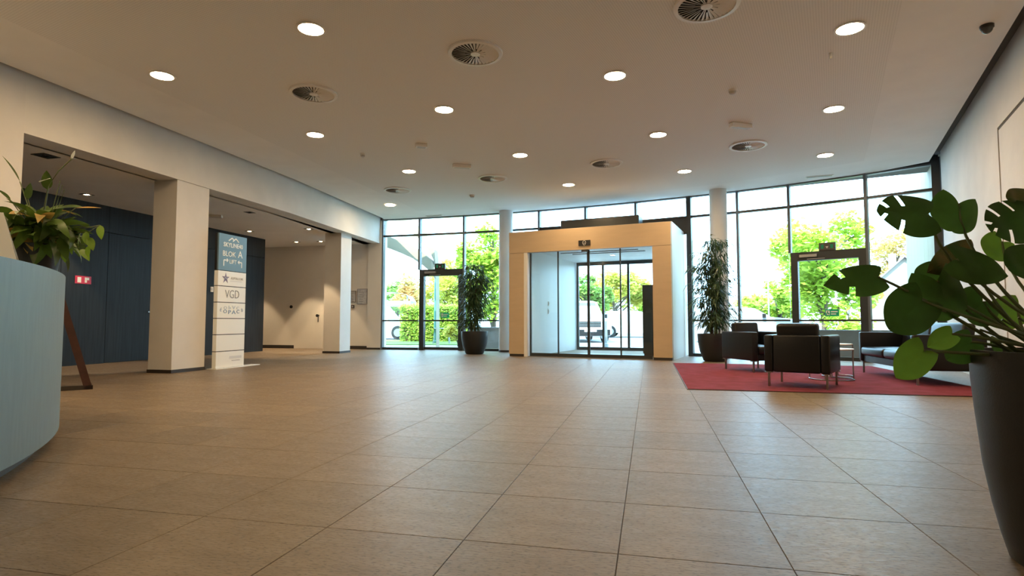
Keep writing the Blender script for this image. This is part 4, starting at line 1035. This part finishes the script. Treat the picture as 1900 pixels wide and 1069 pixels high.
def tree(nm, label, px, Y, top_py, rx, rz_, base_py, mt, n, seed, lsz=.22, cat='tree', gaps=.0):
    # crown as clumps of small leaves around branches; trunk from the ground
    r_ = random.Random(seed); tp = PY(px, top_py, Y); bp = PY(px, base_py, Y)
    t = thing(nm, label, cat, (tp.x, Y, gz), 0, 'trees outside'); H_ = tp.z - gz; cb = max(bp.z - gz, .1); cz = (H_ + cb) / 2; hz = (H_ - cb) / 2
    tr = MB(); tr.tube([(0, 0, 0), (.05, 0, cz * .5), (0, .05, cz), (0, 0, H_ * .9)], [.035 * H_ ** .7, .03 * H_ ** .7, .02 * H_ ** .7, .01], 7)
    cl = []
    for k in range(26):
        while True:
            x_, y_, z_ = r_.uniform(-1, 1), r_.uniform(-1, 1), r_.uniform(-1, 1)
            if x_ * x_ + y_ * y_ + z_ * z_ < 1: break
        c_ = Vector((x_ * rx * .85, y_ * rx * .85, cz + z_ * hz * .85)); cl.append((c_, r_.uniform(.25, .42) * min(rx, hz)))
        s_ = Vector((0, 0, max(c_.z - rx * .5, cb * .6))); tr.tube([s_, s_.lerp(c_, .6) + Vector((0, 0, .1)), c_], [.02 * H_ ** .5, .012 * H_ ** .5, .004], 5)
    tr.build('trunk', 'bark', t, smooth=True)
    fo = MB()
    for k in range(n):
        c_, cr = cl[r_.randrange(len(cl))]
        d = Vector((r_.gauss(0, 1), r_.gauss(0, 1), r_.gauss(0, .8))); d.normalize(); p_ = c_ + d * cr * r_.random() ** .4
        a = Vector((r_.uniform(-1, 1), r_.uniform(-1, 1), r_.uniform(-.6, .3))).normalized(); b = a.cross(Vector((r_.uniform(-1, 1), r_.uniform(-1, 1), 1))).normalized()
        s_ = lsz * r_.uniform(.6, 1.2)
        fo.add([p_ - a * s_ / 2, p_ + b * s_ * .3, p_ + a * s_ / 2, p_ - b * s_ * .3], [(0, 1, 2, 3)])
    fo.build('foliage', mt, t, kind='stuff')
tree('plane_tree', 'bright green tree rising just outside the right glass door', 1522, 20, 372, 2.0, 1, 600, 'leaf_lime', 6500, 1, .24)
tree('round_tree', 'lower lime green tree left of the right glass door frame', 1440, 27, 520, 2.0, 1, 598, 'leaf_lime', 3600, 2, .26)
tree('orange_tree', 'orange autumn tree behind the white house', 1662, 44, 428, 3.1, 1, 560, 'leaf_orange', 4200, 4, .36)
tree('yellow_tree', 'yellow green tree far off between round column and right door', 1395, 40, 545, 2.6, 1, 596, 'leaf_gold', 2600, 5, .32)
tree('broad_tree', 'large green and gold tree seen through the middle of the sliding doors', 1137, 37, 494, 2.5, 1, 585, 'leaf_gold', 4800, 6, .32)
tree('broad_tree', 'green tree seen through the left part of the sliding doors', 1088, 31, 512, 1.4, 1, 590, 'leaf_green', 3600, 7, .28)
tree('broad_tree', 'pale green tree seen at the right edge of the sliding doors', 1196, 43, 532, 1.9, 1, 590, 'leaf_lime', 2600, 8, .3)
tree('maple_tree', 'tall lime green tree behind the left potted fig', 915, 22, 392, 1.5, 1, 612, 'leaf_lime', 6500, 9, .22)
tree('maple_tree', 'yellow green tree behind the left glass door', 832, 29.5, 474, 1.6, 1, 600, 'leaf_gold', 4200, 10, .24)
tree('maple_tree', 'low green tree at the far left beyond the shelter', 738, 40, 522, 1.5, 1, 590, 'leaf_green', 2200, 11, .28)
tree('maple_tree', 'orange tinted tree left of the left glass door', 764, 36, 512, 1.4, 1, 590, 'leaf_orange', 2200, 12, .28)
tree('shrub', 'small shrub with lime leaves under the tree at the right door', 1575, 19, 560, .8, 1, 640, 'leaf_lime', 1500, 13, .18, 'shrub')
tree('shrub', 'golden shrub outside behind the left fig pot', 850, 21, 598, .6, 1, 640, 'leaf_gold', 1300, 14, .14, 'shrub')
def hedge(px0, px1, Y, z1, label, seed, mt='leaf_hedge', dep=.9, n=7000):
    a, b = PY(px0, 600, Y), PY(px1, 600, Y); r_ = random.Random(seed); t = thing('hedge', label, 'hedge', ((a.x + b.x) / 2, Y, gz)); W_ = (b.x - a.x) / 2
    MB().rbox(-W_ + .1, W_ - .1, .1, dep - .1, 0, z1 - .1, .08).build('core', 'bark', t)
    fo = MB()
    for k in range(n):
        p_ = Vector((r_.uniform(-W_, W_), r_.uniform(0, dep), r_.uniform(0, z1)))
        if r_.random() < .6: p_.y = r_.uniform(-.05, .15)
        elif r_.random() < .5: p_.z = z1 + r_.gauss(0, .05)
        a_ = Vector((r_.gauss(0, 1), r_.gauss(0, 1), r_.gauss(0, 1))).normalized(); b_ = a_.orthogonal().normalized(); s_ = r_.uniform(.08, .16)
        fo.add([p_ - a_ * s_ / 2, p_ + b_ * s_ * .3, p_ + a_ * s_ / 2, p_ - b_ * s_ * .3], [(0, 1, 2, 3)])
    fo.build('foliage', mt, t, kind='stuff')
hedge(742, 872, 25.5, 1.55, 'clipped yellow green hedge outside the left glass door', 31)
hedge(1380, 1470, 30, 1.1, 'low hedge outside beyond the right round column', 32, n=3500)

def car(label, loc, rz, paint, L_=4.6, W_=1.86, Hh=1.72, suv=True):
    # local: nose towards -y
    t = thing('car', label, 'car', loc, rz); h2 = W_ / 2
    prof = [(-L_ / 2, .35), (-L_ / 2, .80), (-L_ / 2 + .15, .98), (-L_ * .22, 1.08), (-L_ * .08, Hh - .06), (L_ * .05, Hh), (L_ * .38, Hh - .04), (L_ * .47, 1.05), (L_ / 2, .95), (L_ / 2, .35), (L_ * .42, .26), (-L_ * .42, .26)]
    vs, fs = [], []; n = len(prof)
    for sx in (-1, -.86, .86, 1):
        for y_, z_ in prof:
            k_ = 1 - (.16 if z_ > 1.12 else 0); ins = 1.0
            vs.append((sx * h2 * k_, y_ * (1 if abs(sx) < .9 else .985), z_ if abs(sx) < .9 else z_ - (.03 if z_ > .9 else 0)))
    for s_ in range(3):
        for i in range(n):
            j = (i + 1) % n; fs.append((s_ * n + i, s_ * n + j, (s_ + 1) * n + j, (s_ + 1) * n + i))
    fs += [tuple(range(n)), tuple(3 * n + i for i in range(n - 1, -1, -1))]
    MB().add(vs, fs).build('body', paint, t, smooth=True)
    k_ = .84 * h2
    def quad(nm, v_, m_): MB().add([tuple(p_) for p_ in v_] + [(p_[0] * .97, p_[1] + .02, p_[2] - .02) for p_ in v_], [(0, 1, 2, 3), (7, 6, 5, 4), (0, 4, 5, 1), (1, 5, 6, 2), (2, 6, 7, 3), (3, 7, 4, 0)]).build(nm, m_, t)
    quad('windscreen', [(-k_ * .98, -L_ * .20 - .03, 1.12), (k_ * .98, -L_ * .20 - .03, 1.12), (k_ * .88, -L_ * .085 - .03, Hh - .11), (-k_ * .88, -L_ * .085 - .03, Hh - .11)], 'carglass')
    for s_ in (-1, 1):
        MB().box(*sorted((s_ * (k_ - .01), s_ * (k_ + .012))), -L_ * .10, L_ * .12, 1.14, Hh - .16).build('side_window', 'carglass', t)
        MB().box(*sorted((s_ * (k_ - .01), s_ * (k_ + .012))), L_ * .14, L_ * .36, 1.14, Hh - .18).build('side_window', 'carglass', t)
        MB().rbox(*sorted((s_ * (h2 + .02), s_ * (h2 + .22))), -L_ * .17, -L_ * .14, 1.05, 1.22, .014).build('mirror', 'black', t)
        MB().rbox(*sorted((s_ * h2 * .55, s_ * h2 * .95)), -L_ / 2 - .02, -L_ / 2 + .06, .74, .90, .02).build('headlamp', 'carlight', t)
        for y_ in (-L_ * .31, L_ * .31):
            wh = MB(Matrix.Translation((s_ * (h2 - .09), y_, .34)) @ Matrix.Rotation(math.pi / 2, 4, 'Y')).lathe([(.2, -.11), (.33, -.11), (.34, -.06), (.34, .06), (.33, .11), (.2, .11)], 22).build('wheel', 'tyre', t, smooth=True)
            MB(Matrix.Translation((s_ * (h2 - .09), y_, .34)) @ Matrix.Rotation(math.pi / 2, 4, 'Y')).lathe([(.2, -.115), (.2, .115)], 16).build('hub', 'rim', wh)
    MB().box(-h2 * .5, h2 * .5, -L_ / 2 - .015, -L_ / 2 + .03, .66, .90).build('grille', 'black', t)
    for k in range(3): MB().box(-h2 * .5, h2 * .5, -L_ / 2 - .022, -L_ / 2 - .015, .70 + .07 * k, .72 + .07 * k).build('grille_bar', 'rim', t)
    MB().rbox(-h2 * .92, h2 * .92, -L_ / 2 - .03, -L_ / 2 + .08, .30, .56, .03).build('bumper', 'black', t)
    MB().box(-.26, .26, -L_ / 2 - .04, -L_ / 2 - .03, .46, .56).build('number_plate', 'sign_white', t)
q = PY(1085, 632, 24.5); car('white off-road car facing the sliding doors outside', (q.x, q.y + 2.3, gz), math.radians(6), 'carwhite', Hh=1.86)
q = PY(1375, 620, 25); car('silver car parked outside behind the round column', (q.x + .2, q.y, gz), math.radians(70), 'carsilver', 4.4, 1.8, 1.5)
q = PY(722, 620, 30); car('white van parked outside at the far left', (q.x - .8, q.y, gz), math.radians(85), 'carwhite', 5.0, 1.95, 2.0)
q = PY(1180, 620, 33); car('white car in the bright car park seen right of centre through the doors', (q.x, q.y, gz), math.radians(75), 'carwhite', 4.4, 1.8, 1.5)

# white house with gable roof
hq = PY(1680, 600, 34); hs = thing('house', 'white gabled house beyond the right glass', 'house', (hq.x, hq.y, gz), math.radians(-30))
MB().prism([(-2.0, -1.0), (2.0, -1.0), (2.0, 5), (-2.0, 5)], 0, 2.6).add([(-2.0, -1.0, 2.6), (2.0, -1.0, 2.6), (0, -1.0, 4.55), (-2.0, 5, 2.6), (2.0, 5, 2.6), (0, 5, 4.55)], [(0, 1, 2), (5, 4, 3)]).build('wall', 'housewall', hs)
for s_ in (-1, 1):
    MB().add([(s_ * 2.25, -1.3, 2.36), (0, -1.3, 4.56), (0, 5.2, 4.56), (s_ * 2.25, 5.2, 2.36), (s_ * 2.25, -1.3, 2.46), (0, -1.3, 4.68), (0, 5.2, 4.68), (s_ * 2.25, 5.2, 2.46)],
             [(0, 1, 2, 3), (7, 6, 5, 4), (0, 4, 5, 1), (1, 5, 6, 2), (2, 6, 7, 3), (3, 7, 4, 0)]).build('roof_slope', 'houseroof', hs)
MB().box(-.6, -.2, 2.0, 2.4, 4.2, 5.1).build('chimney', 'housewall', hs)
for x_ in (-.9, .5): 
    f_ = MB().box(x_, x_ + .7, -1.03, -1.0, 1.0, 1.9).build('window', 'carglass', hs); MB().box(x_ + .33, x_ + .37, -1.045, -1.03, 1.0, 1.9).build('glazing_bar', 'white', f_)
# bus shelter, poles, bollards, bike stand
bq = PY(733, 620, 27); bs = thing('bus_shelter', 'small glazed shelter outside at the far left', 'shelter', (bq.x, bq.y, gz))
for x_ in (-.9, .55): 
    for y_ in (0, 1.1): MB().box(x_ - .03, x_ + .03, y_ - .03, y_ + .03, 0, 2.1).build('post', 'galv', bs)
MB().box(-1.1, .75, -.2, 1.3, 1.62, 1.85).build('fascia', 'galv', bs)
for k in range(5):
    a0, a1 = math.pi * k / 5, math.pi * (k + 1) / 5
    MB().add([(-.17 - .92 * math.cos(a0), -.2, 1.85 + .42 * math.sin(a0)), (-.17 - .92 * math.cos(a1), -.2, 1.85 + .42 * math.sin(a1)), (-.17 - .92 * math.cos(a1), 1.3, 1.85 + .42 * math.sin(a1)), (-.17 - .92 * math.cos(a0), 1.3, 1.85 + .42 * math.sin(a0))], [(0, 1, 2, 3)]).build('roof_pane', 'carlight', bs)
MB().box(-.87, .52, 1.08, 1.10, .2, 1.6).build('pane', 'glass', bs)
def pole(px, Y, top, m_, label, r_=.05, cat='pole', head_=None):
    q = PY(px, 600, Y); t = thing('lamp_post' if head_ else 'pole', label, cat, (q.x, Y, gz)); z1 = PY(px, top, Y).z - gz
    MB().lathe([(r_ * 1.6, 0), (r_ * 1.6, .12), (r_, .14), (r_ * .8, z1)], 12).build('shaft', m_, t, smooth=True)
    if head_: MB().rbox(-.25, .25, -.06, .06, z1 - .05, z1 + .30, .03).build(head_, 'white', t)
    else: MB().lathe([(r_ * .9, z1), (r_ * .4, z1 + .05)], 12).build('cap', m_, t)
pole(808, 23.5, 468, 'reflection_green', 'green pole added outside in place of a reflection in the left glass door', .065)  # solid pole stands in for a strip reflected in the glass
pole(1427, 26, 520, 'galv', 'grey pole with small white sign left of the right door', .04, 'sign post', 'sign_plate')
pole(1124, 20.5, 596, 'galv', 'short bollard outside the sliding doors', .06, 'bollard')
pole(1437, 19, 600, 'housewall', 'pale bollard outside left of the right glass door', .08, 'bollard')
q = PY(818, 636, 22.8); bk = thing('bike_stand', 'low metal hoop stand outside the left glass door', 'bike stand', (q.x, q.y, gz))
for y_ in (0, .35): MB().tube([(-.32, y_, 0), (-.26, y_, .62), (.26, y_, .62), (.32, y_, 0)], .022, 8).build('hoop', 'galv', bk, smooth=True)
for x_ in (-.26, .26): MB().tube([(x_, 0, .62), (x_, .35, .62)], .018, 8).build('cross_bar', 'galv', bk)
